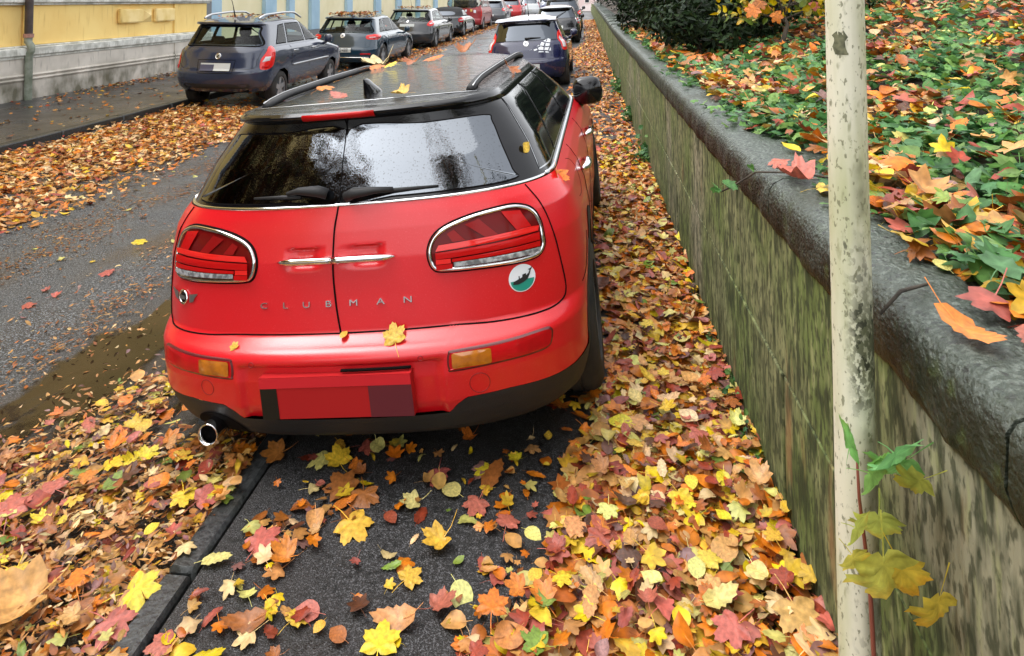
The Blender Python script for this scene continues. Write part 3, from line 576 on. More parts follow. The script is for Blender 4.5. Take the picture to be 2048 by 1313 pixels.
def roof_dome(S, zt, zr, nt=120, nk=16):
    T = np.linspace(-3, 3, nt); P = S.S(T, np.full(nt, zt)); yr, w, c, yf = [float(v) for v in S.f(zt)]
    k = np.linspace(1, 0, nk)[:, None, None]; C = np.stack([0 * T, np.clip(P[:, 1], yr + .35, yf - .35), np.full(nt, zt)], -1)
    Q = C[None] + (P - C)[None] * k; h = np.array([np.interp(Q[..., 1], *np.array(zr).T)])[0] - zt
    Q[..., 2] = zt + np.maximum(h, .012) * np.clip(1 - k[..., 0] ** 2.6, 0, 1) ** .75
    return MB().grid(Q)
def wheel(root, x, y, z, r, w, sg, mat_rim, spokes=5, steer=0, name='wheel'):
    b = MB(); ri = r * .66; h = w / 2
    pr = [(-h, ri), (-h * 1.02, r * .86), (-h * .85, r * .965), (-h * .6, r), (-h * .3, r), (-h * .28, r * .98), (-h * .2, r * .98), (-h * .18, r), (h * .18, r), (h * .2, r * .98), (h * .28, r * .98), (h * .3, r), (h * .6, r), (h * .85, r * .965), (h * 1.02, r * .86), (h, ri), (h * .5, ri * .97), (-h, ri * .97), (-h, ri)]
    b.lathe(pr, 32); o = b.build(name, m_rub, root, auto=40); o.location = (x, y, z); o.rotation_euler = (0, 0, steer)
    b = MB(); xo = sg * h * .8; b.lathe([(xo, ri), (xo * 1.1, ri * .97), (xo * 1.05, ri * .9), (xo * .3, ri * .9), (xo * .3, 0)], 32)
    b.lathe([(xo * .95, .001), (xo * 1.0, r * .12), (xo * .8, r * .16), (xo * .3, r * .16)], 16)
    for k in range(spokes):
        a = 2 * math.pi * k / spokes + .3; c, s_ = math.cos(a), math.sin(a); V = []
        for rr, ww, xx in ((r * .08, .16, xo * .95), (ri * .93, .13, xo * 1.05)):
            for q in (-1, 1): V += [(xx, c * rr - s_ * q * ww * r, s_ * rr + c * q * ww * r), (xx - xo * .45, c * rr - s_ * q * ww * r, s_ * rr + c * q * ww * r)]
        b.add(V, [(0, 2, 6, 4), (0, 4, 5, 1), (2, 3, 7, 6), (1, 5, 7, 3)])
    b.build('rim', mat_rim, o, auto=30); return o
def mirror(root, S, sg, x, y, z, mat, k_=1.):
    b = MB(); n = 14; V = []; prof = [(0, .02), (.0, .8), (.03, 1.), (.09, .9), (.14, .5), (.155, .05)]
    for (d, k) in prof:
        for i in range(n):
            a = 2 * math.pi * i / n; V.append((x + sg * .085 * k_ * k * np.sign(math.cos(a)) * abs(math.cos(a)) ** .6, y + d * k_ - .03, z + .08 * k_ * k * np.sign(math.sin(a)) * abs(math.sin(a)) ** .7))
    b.add(V, [(j * n + i, j * n + (i + 1) % n, j * n + n + (i + 1) % n, j * n + n + i) for j in range(len(prof) - 1) for i in range(n)])
    b.tube([(x - sg * .13, y + .05, z - .12), (x - sg * .06, y + .04, z - .09), (x - sg * .03, y + .04, z - .05)], [.035, .03, .03], 8); b.build('mirror', mat, root, smooth=True)

def make_car(name, loc, rot, label, group, S, H, mat, roof=None, cabin=None, zr=None, belt=.9, rearglass=None, sideglass=(), see=False, lights=(), plate=None, seams=(), track=.72, wz=None, ww=.2, rim=None, spokes=5, extra=None, low=.2, nt=110, cover=True, handles=(), mir=None, hires=False, cat='car'):
    root = empty(name, loc, rot); tag(root, label, cat, group); wr = S.wr; wz = wz or wr; zt = S.z[-1]; ar = wr + .055
    cabin = cabin or mat; roof = roof or cabin; gl = m_glass if see else m_tint
    fnr, fR, fL = S.rear, S.side(1), S.side(-1); seen = []
    shell(S, lambda t: arch_z(S, t, low, ar, wz), lambda t: belt, nt=nt * (2 if hires else 1), nz=26).build('body', mat, root, auto=40)
    for sg in (1, -1):                                               # dark wheel housings and floor inside the shell
        pass
    b = MB(); yr0 = float(S.f(.4)[0]); yf0 = float(S.f(.4)[3]); w0 = float(S.f(.4)[1]); b.box(-w0 * .78, w0 * .78, yr0 + .35, yf0 - .45, low - .02, min(belt - .06, wz + wr + .12)); b.box(-w0 + .28, w0 - .28, yr0 + .14, yf0 - .2, low - .01, low + .2); b.build('floor_pan', m_gap, root)
    holes = []
    if see:
        if rearglass is not None: holes.append(('r', shrink(rearglass, .035)))
        for o in sideglass: holes.append(('s', shrink(o, .03)))
    def inside(o, a, c):
        r = False; j = len(o) - 1
        for i in range(len(o)):
            if (o[i][1] > c) != (o[j][1] > c) and a < (o[j][0] - o[i][0]) * (c - o[i][1]) / (o[j][1] - o[i][1]) + o[i][0]: r = not r
            j = i
        return r
    def keep(p):
        for k, o in holes:
            if k == 'r' and p[1] < 1.2 and inside(o, p[0], p[2]): return False
            if k == 's' and inside(o, p[1], p[2]): return False
        return not (see and p[1] > S.f(p[2])[3] - .35 and belt + .06 < p[2] < zt - .07)
    shell(S, lambda t: belt + .002, lambda t: zt, nt=nt * (3 if see else 2), nz=44 if see else 18, keep=keep if see else None).build('cabin_shell', cabin, root, auto=40)
    roof_dome(S, zt, zr).build('roof', roof, root, smooth=True)
    def window(o, fn, nm):
        f = band(MB(), o, shrink(o, .022 if see else .012), fn, .003).build('window', m_gap, root, smooth=True); patch(MB(), shrink(o, .016 if see else .008), fn, .0045, 8).build('pane', gl if nm != 'rear' or see else m_tintG, f, smooth=True)
    if rearglass is not None: window(rearglass, fnr, 'rear')
    for o in sideglass: window(o, fR, 's'); window(o, fL, 's')
    yb, yt = float(S.f(belt)[3]), float(S.f(zt)[3]); wf = float(S.f(zt)[1])
    window(dense([(-wf * .93, belt + .05), (0, belt + .05), (wf * .93, belt + .05), (wf * .88, zt - .05), (0, zt - .04), (-wf * .88, zt - .05)], 5), S.front, 's')
    for (o, m, parts) in lights:
        for sg in (1, -1):
            q = np.asarray(o, float) * np.array([sg, 1]); L = patch(MB(), q, S.S, .006, 6, .006).build('tail_light', m, root, smooth=True)
            for (o2, m2) in parts: patch(MB(), np.asarray(o2, float) * np.array([sg, 1]), S.S, .0145, 5, .002).build('lens', m2, L, smooth=True)
    if plate:
        x0, x1, z0, z1, blocks, txt = plate; b = MB(); patch(b, sub([(x0, z0), (x1, z0), (x1, z1), (x0, z1)], 6), fnr, .012, 3); p = b.build('number_plate', m_plW, root)
        band(MB(), sub([(x0 - .006, z0 - .006), (x1 + .006, z0 - .006), (x1 + .006, z1 + .006), (x0 - .006, z1 + .006)]), sub([(x0, z0), (x1, z0), (x1, z1), (x0, z1)]), fnr, .004, .013, 1).build('plate_frame', m_gap, p)
        for (a0, a1, c0, c1, m) in blocks: patch(MB(), sub([(a0, c0), (a1, c0), (a1, c1), (a0, c1)], 5), fnr, .0145, 2).build('plate_field', m, p)
        if txt:
            V, F = text2d(txt[0], txt[1]); V[:, 0] *= .9; MB().add(onsurf(fnr, V[:, 0] + txt[2], V[:, 1] + txt[3], .0155), F).build('lettering', m_ink, p)
    if seams:
        for fn_, o, r in seams: seam(MB(), o, {'r': fnr, 'R': fR, 'L': fL}[fn_], r).build('panel_gap', m_gap, root)
    for yw in S.wheels:
        for sg in (1, -1): wheel(root, sg * track, yw, wz, wr, ww, sg, rim or m_alloy, spokes)
    for (y, z) in handles:
        for fn, sg in ((fR, 1), (fL, -1)):
            P = onsurf(fn, np.array([y - .09, y - .06, y, y + .06, y + .09]), np.full(5, z), np.array([0, .022, .03, .022, 0])); MB().tube(P, .014, 8, flat=(1, .8)).build('door_handle', m_sat if mat is not m_red else m_chr, root, smooth=True)
    if mir:
        for sg in (1, -1): mirror(root, S, sg, sg * mir[0], mir[1], mir[2], mir[3] if len(mir) > 3 else mat)
    if see:
        for x in (-.36, .36):
            b = MB().box(x - .22, x + .22, 1.75, 1.95, .35, belt + .06, .05).box(x - .12, x + .12, 1.72, 1.82, belt + .11, belt + .29, .04).box(x - .05, x + .05, 1.76, 1.79, belt, belt + .13); b.build('seat', m_int, root, auto=50)
        b = MB().box(-.58, .58, .75, .9, .35, belt + .01, .04)
        for x in (-.35, 0, .35): b.box(x - .1, x + .1, .74, .83, belt + .03, belt + .16, .03)
        b.build('seat', m_int, root, auto=50)
    if extra: extra(root, S)
    return root

# ---- the red car in front
MS = Surf([(.18, .12, .80, .45), (.24, .04, .84, .48), (.30, .0, .86, .5), (.36, -.025, .872, .5), (.45, -.035, .875, .5), (.53, -.03, .88, .5), (.548, -.015, .881, .5), (.56, .01, .882, .48), (.585, .045, .885, .48), (.70, .06, .89, .48), (.83, .075, .885, .48), (.93, .095, .86, .46), (.98, .108, .83, .455), (1.015, .12, .80, .45),
           (1.02, .125, .785, .45), (1.15, .19, .72, .45), (1.28, .265, .635, .45), (1.315, .265, .60, .45), (1.335, .215, .59, .42), (1.347, .208, .58, .42), (1.36, .225, .57, .42)],
          [(0, 4.2), (.5, 4.25), (.8, 4.15), (1.0, 3.25), (1.36, 2.5)], wheels=(.79, 3.46), wr=.315, bulge=.022)
CX, CY, CZ = -.833, 2.355, .05
RC = Rz(R_(-1.05)) @ Rx(R_(-.70)) @ Ry(R_(-5.47))
def place(o, Rm, t):
    M_ = Matrix.Identity(4)
    for i in range(3):
        for j in range(3): M_[i][j] = Rm[i, j]
    M_.translation = t; o.matrix_world = M_
MROOF = [(.2, 1.36), (.45, 1.378), (.8, 1.40), (1.3, 1.428), (1.9, 1.448), (2.3, 1.442), (2.6, 1.42)]
def droof(x, y):
    """height of the red car's roof skin"""
    x, y = np.asarray(x, float), np.asarray(y, float); k = np.clip(((np.abs(x) / .57) ** 2.65 + np.clip((.575 - y) / .35, 0, 1) ** 2.65) ** (1 / 2.65), 0, 1)
    return 1.36 + np.maximum(np.interp(y, *np.array(MROOF).T) - 1.36, .012) * (1 - k ** 2.6) ** .75
def mini_zval(t):
    x, y, z = ywt(MS, t); a = abs(x)
    if abs(t) <= .97:
        v = float(np.interp(a, [0, .24, .33, .365, .39, .415, .45, .6, .76, .82, .87], [.238, .240, .244, .268, .315, .345, .368, .372, .362, .362, .368]))
        d = abs(y - .79); return max(v, .315 + math.sqrt(max(.425 ** 2 - d * d, 0)))
    b = .33
    for yw in MS.wheels:
        d = abs(y - yw)
        if d < .425: b = max(b, .315 + math.sqrt(.425 ** 2 - d * d))
    return b
m_lensk = M('deep_red_lens', (.24, .006, .006), .14, 0, .2, 0)
m_frim = M('dark_red_rim', (.10, .004, .006), .4, coat=.5)
def build_mini():
    root = empty('parked_car'); tag(root, 'red small estate car with wet black roof parked half up on the leafy pavement', 'car', 'cars parked along the street'); place(root, RC, (CX, CY, CZ))
    S = MS; fr, fR, fL = S.rear, S.side(1), S.side(-1); BELT = 1.015
    zlow = lambda t: arch_z(S, t, .205 if abs(t) < .45 else .20, .365, .315)
    b = shell(S, mini_zval, lambda t: BELT, nt=640, nz=100); sm = lambda u: np.clip(u, 0, 1) ** 2 * (3 - 2 * np.clip(u, 0, 1))
    V = np.array(b.V); q = sm((.385 - np.abs(V[:, 0])) / .035) * sm((V[:, 2] - .285) / .03) * sm((.512 - V[:, 2]) / .014) * (V[:, 1] < .3); V[:, 1] += .016 * q
    for sg in (-.142, .103):      # finger hollows behind the door handle
        q = sm((.064 - np.abs(V[:, 0] - sg)) / .02) * sm((V[:, 2] - .798) / .02) * sm((.882 - V[:, 2]) / .012) * (V[:, 1] < .3); V[:, 1] += .014 * q
    b.V = [tuple(v) for v in V]; b.build('body', m_red, root, auto=50)
    b = shell(S, zlow, lambda t: mini_zval(t) - .0015, nt=420, nz=14)
    b.V = [(x * 1.004 if abs(x) > .8 else x, y, z) for x, y, z in b.V]; b.build('lower_cladding', m_plas, root, auto=50)
    b = MB().box(-.62, .62, .35, 3.9, .16, .62).box(-.60, .60, .17, .36, .21, .50); b.box(-.86, -.6, 1.25, 3.0, .2, .7).box(.6, .86, 1.25, 3.0, .2, .7); b.build('floor_pan', m_gap, root)
    shell(S, lambda t: BELT + .006, lambda t: 1.36, nt=240, nz=60).build('cabin_shell', m_blk, root, auto=50)
    roof_dome(S, 1.36, MROOF, 200, 24).build('roof', m_roofw, root, smooth=True)
    rf = None
    b = MB()   # seam across the roof in front of the rear edge
    X = np.linspace(-.5, .5, 15); Zs = np.interp(.36 + .10 * (X / .5) ** 2, *np.array(MROOF).T)
    # rear window: two panes split at the middle
    for sg in (1, -1):
        o = dense([(sg * .008, 1.032), (sg * .2, 1.032), (sg * .45, 1.032), (sg * .655, 1.034), (sg * .645, 1.07), (sg * .60, 1.17), (sg * .565, 1.245), (sg * .53, 1.275), (sg * .30, 1.279), (sg * .008, 1.280)], 4)
        f = band(MB(), o, shrink(o, .008), fr, .002).build('rear_window', m_gap, root, smooth=True); patch(MB(), shrink(o, .005), fr, .004, 12).build('pane', m_tintR, f, smooth=True)
    # chrome strip under the glass
    b = MB(); T = np.linspace(-.80, .80, 61)
    b.tube(S.S(T, np.full(61, 1.019)) + 0, .0085, 8, flat=(1, .8)); b.build('chrome_strip', m_chr, root, smooth=True)
    for sg in (1, -1):
        T = np.linspace(.82, 2.25, 60) * sg; Z = 1.019 + 0 * T; MB().tube(S.S(T, Z), .010, 8).build('chrome_strip', m_sat, root, smooth=True)
    for fn in (fR, fL):
        for (ya, yb, yc, yd) in ((.385, .735, .56, 1.06), (.785, 1.70, 1.12, 1.72), (1.76, 2.78, 1.78, 2.26)):
            o = sub([(ya, 1.04), (yb, 1.04), (yd, 1.318), (yc, 1.318)], 8); f = band(MB(), o, shrink(o, .006), fn, .002).build('side_window', m_sat, root, smooth=True); patch(MB(), shrink(o, .005), fn, .0035, 8).build('pane', m_tint, f, smooth=True)
    o = dense([(-.62, 1.05), (0, 1.05), (.62, 1.05), (.56, 1.32), (0, 1.33), (-.56, 1.32)], 6); patch(MB(), o, S.front, .004, 6).build('windscreen', m_tint, root, smooth=True)
    # panel gaps
    def gap(o, fn, r, off=0.): seam(MB(), o, fn, r, off).build('panel_gap', m_gap, root)
    gap(dense([(-.004, 1.335), (-.006, 1.20), (-.006, 1.03), (-.020, .93), (-.026, .80), (-.018, .68), (-.004, .59), (0, .583)], 6, False), fr, .0034, .002)
    right = [(.690, 1.012), (.735, .955), (.762, .90), (.785, .82), (.798, .74), (.808, .66), (.809, .62), (.800, .592), (.77, .579), (.70, .576), (.55, .579), (.40, .585), (.2, .585), (0, .584)]
    for sg in (1, -1): gap(dense([(x * sg, z) for x, z in right], 5, False), fr, .003, .001)
    for fn in (fR, fL):
        gap(dense([(.37, .60), (.45, .625), (.55, .69), (.60, .72)], 6, False), fn, .0022)
        gap(dense([(1.06, 1.0), (1.06, .9), (1.12, .75), (1.2, .6), (1.3, .4)], 6, False), fn, .0025); gap(dense([(1.86, 1.0), (1.88, .7), (1.88, .34)], 6, False), fn, .0025)
        gap(dense([(.62, .86), (.74, .85), (.85, .88), (.86, .96), (.78, .99)], 6, False), fn, .0012)
    # tail lights
    OT = [(.336, .815), (.337, .853), (.360, .893), (.413, .923), (.503, .946), (.606, .956), (.665, .951), (.712, .928), (.738, .881), (.746, .828), (.745, .795), (.722, .768), (.663, .761), (.527, .764), (.391, .769), (.352, .780)]
    def mp(u, v): return .336 + .41 * u, .762 + .185 * v * (1 + .0)
    for sg in (1, -1):
        o = dense([(x * sg, z) for x, z in OT], 5)
        L = patch(MB(), shrink(o, .012), fr, .006, 8, .008).build('tail_light', m_lensd, root, smooth=True)
        seam(MB(), shrink(o, .006), fr, .0078, .006, True, 8).build('chrome_ring', m_chr, L, smooth=True)
        seam(MB(), shrink(o, -.003), fr, .005, .0, True, 6).build('dark_surround', m_gap, L, smooth=True)
        def lens(pts, m, nm='lens', off=.0175): patch(MB(), sub([(x * sg, z) for x, z in pts], 5), fr, off, 4).build(nm, m, L, smooth=True)
        lens([(.362, .838), (.722, .852), (.727, .868), (.700, .872), (.374, .858)], m_lensr)                 # upper bright bar
        lens([(.362, .812), (.727, .822), (.726, .846), (.362, .833)], m_lensm); lens([(.362, .795), (.415, .795), (.415, .811), (.362, .811)], m_lensr)
        lens([(.420, .799), (.725, .800), (.727, .818), (.420, .809)], m_lensm)
        lens([(.425, .782), (.700, .778), (.728, .785), (.727, .797), (.425, .797)], m_led, 'led_strip')
        lens([(.362, .776), (.42, .776), (.42, .793), (.362, .793)], m_lensm)
        lens([(.540, .866), (.585, .868), (.520, .930), (.470, .918)], m_lensk); lens([(.650, .870), (.700, .874), (.665, .932), (.600, .940)], m_lensm)
        lens([(.425, .864), (.470, .865), (.430, .905), (.405, .893)], m_lensk)
    # fog and turn lamps in the bumper
    for sg in (1, -1):
        o = dense([(.397, .495), (.402, .522), (.42, .530), (.575, .533), (.72, .536), (.75, .530), (.755, .515), (.748, .484), (.735, .472), (.70, .468), (.57, .468), (.415, .464), (.400, .473)], 4) * np.array([sg, 1])
        L = band(MB(), shrink(o, -.002), shrink(o, .005), fr, .001, .004).build('fog_light', m_frim, root, smooth=True)
        patch(MB(), shrink(o, .005), fr, .0045, 6, .003).build('red_lens', m_lensf, L, smooth=True)
        patch(MB(), rrect(.412, .545, .474, .524, .008) * np.array([sg, 1]), fr, .0085, 4, .004).build('amber_lens', m_amb, L, smooth=True)
    # number plate and its recess
    b = MB(); b.tube(onsurf(fr, np.linspace(.02, .27, 12), np.full(12, .493), .003), .005, 6); b.build('plate_lamp_bar', m_gap, root, smooth=True)
    px0, px1, pz0, pz1 = -.280, .272, .334, .482
    fn = lambda x, z: np.stack([np.asarray(x, float), -.048 + (.49 - np.asarray(z, float)) * .10 + 0 * np.asarray(x, float), np.asarray(z, float) + 0 * np.asarray(x, float)], -1)
    def fl(mb, a0, a1, c0, c1, off): 
        q = sub([(a0, c0), (a1, c0), (a1, c1), (a0, c1)], 2); P = fn(q[:, 0], q[:, 1]); P[:, 1] -= off; n = len(P); return mb.add(P, [tuple(range(n))])
    b = MB(); q0 = fn(np.array([px0, px1, px1, px0]), np.array([pz0, pz0, pz1, pz1])); b.add(list(q0) + list(q0 + np.array([0, .04, 0])), [(0, 1, 2, 3), (0, 4, 5, 1), (1, 5, 6, 2), (2, 6, 7, 3), (3, 7, 4, 0)]); pl = b.build('number_plate', m_plR, root)
    fl(MB(), px0, px0 + .062, pz0, .445, .002).build('plate_field', m_plB, pl); fl(MB(), .117, px1, pz0, .445, .002).build('plate_field', m_plM, pl); fl(MB(), px0, px1, .445, pz1, .0025).build('plate_field', m_plT, pl)
    # door handle bar, hollows behind it
    for sg, x0, x1 in ((-1, -.245, -.024), (1, -.020, .215)):
        X = np.linspace(x0, x1, 14); u = np.linspace(0, 1, 14) if sg > 0 else np.linspace(1, 0, 14)
        MB().tube(onsurf(fr, X, .834 + 0 * X, .022 - .016 * np.clip((u - .8) / .2, 0, 1)), .0125 * np.clip(1 - ((u - .55) / .47) ** 4 * (u > .55), .12, 1), 10, flat=(.7, 1)).build('door_handle', m_chr, root, smooth=True)
    # letters
    for ch, x in zip('CLUBMAN', (-.302, -.215, -.132, -.047, .049, .151, .251)):
        V, F = text2d(ch, .030); V[:, 0] *= 1.55; n = len(V); b = MB()
        A = onsurf(fr, V[:, 0] + x, V[:, 1] + .675, .0052); B = onsurf(fr, V[:, 0] + x, V[:, 1] + .675, -.001)
        ed = {}
        for f in F:
            for i in range(len(f)):
                e = (f[i], f[(i + 1) % len(f)])
                if (e[1], e[0]) in ed: ed.pop((e[1], e[0]))
                else: ed[e] = 1
        b.add(list(A) + list(B), [tuple(f) for f in F] + [(a, c, c + n, a + n) for a, c in ed]); b.build('letter', m_chr, root)
    # winged badge on the left door
    bx, bz = -.690, .693; o = rrect(bx - .027, bx + .027, bz - .026, bz + .026, .0259, 8)
    e = patch(MB(), shrink(o, .008), fr, .006, 4, .003).build('badge', m_blk, root, smooth=True); seam(MB(), shrink(o, .003), fr, .0045, .005, True, 8).build('badge_ring', m_chr, e, smooth=True)
    for sg in (1, -1):
        patch(MB(), sub([(bx + sg * .036, bz + .014), (bx + sg * .085, bz + .022), (bx + sg * .066, bz + .004), (bx + sg * .058, bz - .010), (bx + sg * .036, bz - .016)], 4), fr, .005, 3).build('badge_wing', m_sat, e, smooth=True)
    patch(MB(), sub([(bx - .016, bz - .006), (bx + .016, bz - .006), (bx + .016, bz + .008), (bx - .016, bz + .008)], 3), fr, .0105, 2).build('badge_bar', m_sat, e)
    # round sticker
    sx, sz, sr = .660, .703, .047; a = np.linspace(0, 2 * math.pi, 40, endpoint=False); c0 = np.stack([sx + sr * np.cos(a), sz + sr * np.sin(a)], 1)
    e = patch(MB(), c0, fr, .002, 5).build('sticker', m_stw, root, smooth=True); a = np.linspace(math.pi * 1.02, math.pi * 1.98, 22)
    patch(MB(), np.stack([sx + sr * .88 * np.cos(a), sz - .004 + sr * .84 * np.sin(a)], 1), fr, .0035, 5).build('sticker_sea', m_grn, e, smooth=True)
    hull = [(-.033, -.017), (-.030, -.007), (-.012, -.001), (-.0125, .009), (-.009, .009), (-.0085, .0), (.000, .003), (.001, .012), (.013, .014), (.014, .007), (.022, .013), (.0265, .022), (.020, .026), (.028, .027), (.036, .033), (.034, .026), (.030, .021), (.026, .008), (.018, -.006), (.004, -.014), (-.014, -.019)]
    H2 = [(sx + x * 1.02, sz + z * 1.0) for x, z in hull]; q = onsurf(fr, np.array([p[0] for p in H2]), np.array([p[1] for p in H2]), .005); MB().add(q, [tuple(range(len(q)))]).build('sticker_whale', m_ink, e)
    # wipers
    for (xa, za, xb, zb) in ((-.062, 1.062, -.36, 1.052), (.040, 1.048, .375, 1.052)):
        P = lambda x, z, o: onsurf(fr, np.array([x]), np.array([z]), o)[0]; sgn = 1 if xb > xa else -1
        b = MB().tube([P(xa - sgn * .012, za - .008, .018), P(xa + sgn * .02, za, .034), P(xa + sgn * .10, za + .004, .034), P((xa + xb) / 2, (za + zb) / 2 + .004, .022)], [.020, .021, .013, .008], 10); b.tube([P(xa + sgn * .10, zb - .003, .012), P((xa + xb) / 2, zb + .0, .014), P(xb, zb, .010)], [.005, .008, .004], 6); b.build('wiper', m_plas, root, smooth=True)
    # sensors, tow cover and tail pipe
    m_edge = M('dark_red_edge', (.26, .006, .010), .5)
    for x, z, r in ((-.518, .424, .028), (.499, .411, .034), (.304, .517, .008), (-.322, .514, .009)): seam(MB(), rrect(x - r, x + r, z - r, z + r, r * .999, 8), fr, .0016, .0, True, 5).build('bumper_cover', m_edge, root, smooth=True)
    ex = empty('tailpipe'); ex.parent = root; ex.location = (-.516, .0, .268); b = MB(); b.lathe([(.30, .034), (.0, .039), (-.003, .038), (-.003, .0345), (.02, .034), (.3, .034)], 32, 'y'); b.build('tailpipe_tip', m_chr, ex, smooth=True); MB().lathe([(.05, .0345), (.06, .0)], 24, 'y').build('tailpipe_hole', m_gap, ex)
    b = MB()
    patch(MB(), dense([(-.62, .21), (-.60, .29), (-.52, .325), (-.43, .30), (-.40, .21)], 5), fr, .002, 5, -.0).build('exhaust_recess', m_gap, root, smooth=True)
    # brake light in the roof edge
    patch(MB(), sub([(-.17, 1.330), (.13, 1.330), (.13, 1.350), (-.17, 1.350)], 6), fr, .004, 3, .004).build('brake_light', m_lensm, root, smooth=True)
    # roof furniture
    zr = droof
    for sg in (1, -1):
        Y = np.linspace(.50, 2.15, 26); b = MB(); X = sg * (.465 + .02 * (Y - .5)); lift = .020 * np.clip(np.minimum((Y - .50) / .22, (2.15 - Y) / .22), 0, 1) ** .6
        b.tube(np.stack([X, Y, zr(X, Y) + lift], 1), .020, 10, flat=(1, .8)); b.build('roof_rail', m_plas, root, smooth=True)
        MB().tube(np.stack([X + sg * .012, Y, zr(X, Y) + lift + .0155], 1), .0026, 6).build('rail_highlight', m_sat, root, smooth=True)  # bright strip laid along the black rail in place of its highlight
    b = MB(); y0 = .50; n = 14; V = []
    for (k, wd, yo, z) in ((0, 1, 0, 0), (.3, .85, .02, .018), (.6, .5, .055, .045), (.9, .25, .085, .068), (1, .02, .10, .074)):
        L = .19 * (1 - k * .72)
        for i in range(n):
            a = 2 * math.pi * i / n; V.append((.036 * wd * math.cos(a), y0 + .10 - yo + L / 2 * math.sin(a), float(zr(0, y0)) + z))
    b.add(V, [(j * n + i, j * n + (i + 1) % n, j * n + n + (i + 1) % n, j * n + n + i) for j in range(4) for i in range(n)]); b.build('roof_antenna', m_blk, root, smooth=True)
    b = MB(); X = np.linspace(-.50, .50, 41); Yq = .40 + .06 * (np.abs(X) / .5) ** 2.4; b.tube(np.stack([X, Yq, droof(X, Yq) + .0005], 1), .0016, 5); b.build('roof_seam', m_sat, root, smooth=True)
    for y, z in ((1.19, .868), (2.10, .868)):
        for fn in (fR, fL):
            Y = np.linspace(y - .11, y + .11, 9); P = onsurf(fn, Y, z + 0 * Y, .034 * np.clip(1 - ((Y - y) / .115) ** 4, 0, 1)); MB().tube(P, [.008, .016, .019, .02, .02, .02, .019, .016, .008], 10).build('door_handle', m_chr, root, smooth=True)
    for sg in (1, -1): mirror(root, S, sg, sg * .905, 2.66, 1.065, m_blk, 1.3)
    for yw in S.wheels:
        for sg in (1, -1): wheel(root, sg * .785, yw, .31, .315, .225, sg, m_alloy, 5)
    return root
mini = build_mini()

# ---- the other cars
gcar = 'cars parked along the street'
def hatch_tab(H, Wd, k=1., rk=1.):
    w = Wd / 2
    return [(.13 * H, .13, .90 * w, .4), (.2 * H, .03, .965 * w, .45), (.28 * H, .0, .99 * w, .45), (.37 * H, .0, w, .45), (.40 * H, .03, w, .45), (.52 * H, .08, .99 * w, .45), (.60 * H, .12, .96 * w, .42), (.638 * H, .15, .90 * w, .40),
            (.64 * H, .155, .885 * w, .4), (.78 * H, .155 + .17 * rk, .81 * w, .38), (.895 * H, .155 + .30 * rk, .745 * w, .36), (.905 * H, .10 + .20 * rk, .735 * w, .36), (.93 * H, .10 + .20 * rk, .715 * w, .36)]
def hatch_yf(H, L): return [(0, L - .06), (.33 * H, L), (.5 * H, L - .12), (.638 * H, L - 1.12), (.93 * H, L - 1.95)]
def hatch_roof(H, L): return [(.3, .945 * H), (.8, .98 * H), (1.5, H), (2.0, .995 * H), (L - 2.0, .955 * H)]
def hatch(name, loc, rot, label, L, Wd, H, mat, wb, ro=.78, rk=1., rg=None, light=None, plate=None, see=False, extra=None, est=False, roof=None, wr=.31, wz=None, spokes=5, seams=True, group=gcar, mir=True, cabin=None):
    S = Surf(hatch_tab(H, Wd, 1, rk), hatch_yf(H, L), 2.9, .6, (ro, ro + wb), .018, (.31 * H, .2 * H), wr); b = .638 * H; w = Wd / 2
    rg = rg or dense([(-.82 * w, b + .03), (-.4 * w, b + .02), (.4 * w, b + .02), (.82 * w, b + .03), (.72 * w, .80 * H), (.64 * w, .885 * H), (0, .89 * H), (-.64 * w, .885 * H), (-.72 * w, .80 * H)], 5)
    z0, z1 = b + .03, .90 * H; ys = [ro - .12, ro + .45, ro + 1.25, ro + 1.33, ro + 2.15]
    sgl = [sub([(ro - .05, z0), (ro + .38, z0), (ro + .46, z1), (ro + .22, z1 - .02)], 6), sub([(ro + .44, z0), (ro + 1.22, z0), (ro + 1.14, z1 + .005), (ro + .52, z1 + .005)], 7), sub([(ro + 1.28, z0), (ro + 2.22, z0), (ro + 1.62, z1), (ro + 1.20, z1 + .005)], 7)]
    sm = [('r', dense([(-.86 * w, b - .02), (-.80 * w, .5 * H), (-.72 * w, .405 * H), (0, .40 * H), (.72 * w, .405 * H), (.80 * w, .5 * H), (.86 * w, b - .02)], 6, False), .003)]
    for s_ in 'RL': sm += [(s_, dense([(ro + .45, b - .01), (ro + .42, .45 * H), (ro + .38, .40 * H)], 5, False), .0035), (s_, dense([(ro + 1.25, b - .01), (ro + 1.25, .18 * H)], 5, False), .0035), (s_, dense([(ro + 2.2, b - .01), (ro + 2.15, .18 * H)], 5, False), .0035)]
    return make_car(name, loc, rot, label, group, S, H, mat, roof, cabin, hatch_roof(H, L), b, rg, sgl, see, light or [], plate, sm, track=w - .11, ww=.2, spokes=spokes, wz=wz, extra=extra, handles=((ro + .62, .56 * H), (ro + 1.5, .56 * H)), mir=(w + .08, ro + 2.0, .66 * H) if mir else None)
XC = -6.2
m_slate = paint('slate_grey_paint', (.020, .028, .058), .2, col2=(.028, .038, .072), ns=300)
m_teal = paint('dark_teal_paint', (.010, .035, .062), .18); m_dgrey = paint('dark_grey_paint', (.028, .03, .034), .2); m_black2 = paint('black_paint', (.010, .010, .012), .15)
m_vred = paint('van_red_paint', (.36, .018, .022), .35, .6, col2=(.30, .015, .018), ns=3); m_grey2 = paint('mid_grey_paint', (.09, .095, .105), .3); m_red2 = paint('bright_red_paint', (.55, .02, .025), .3); m_navy = paint('navy_paint', (.012, .014, .055), .16); m_navy2 = paint('blue_paint', (.02, .03, .10), .3); m_whitep = paint('white_paint', (.6, .62, .64), .35)
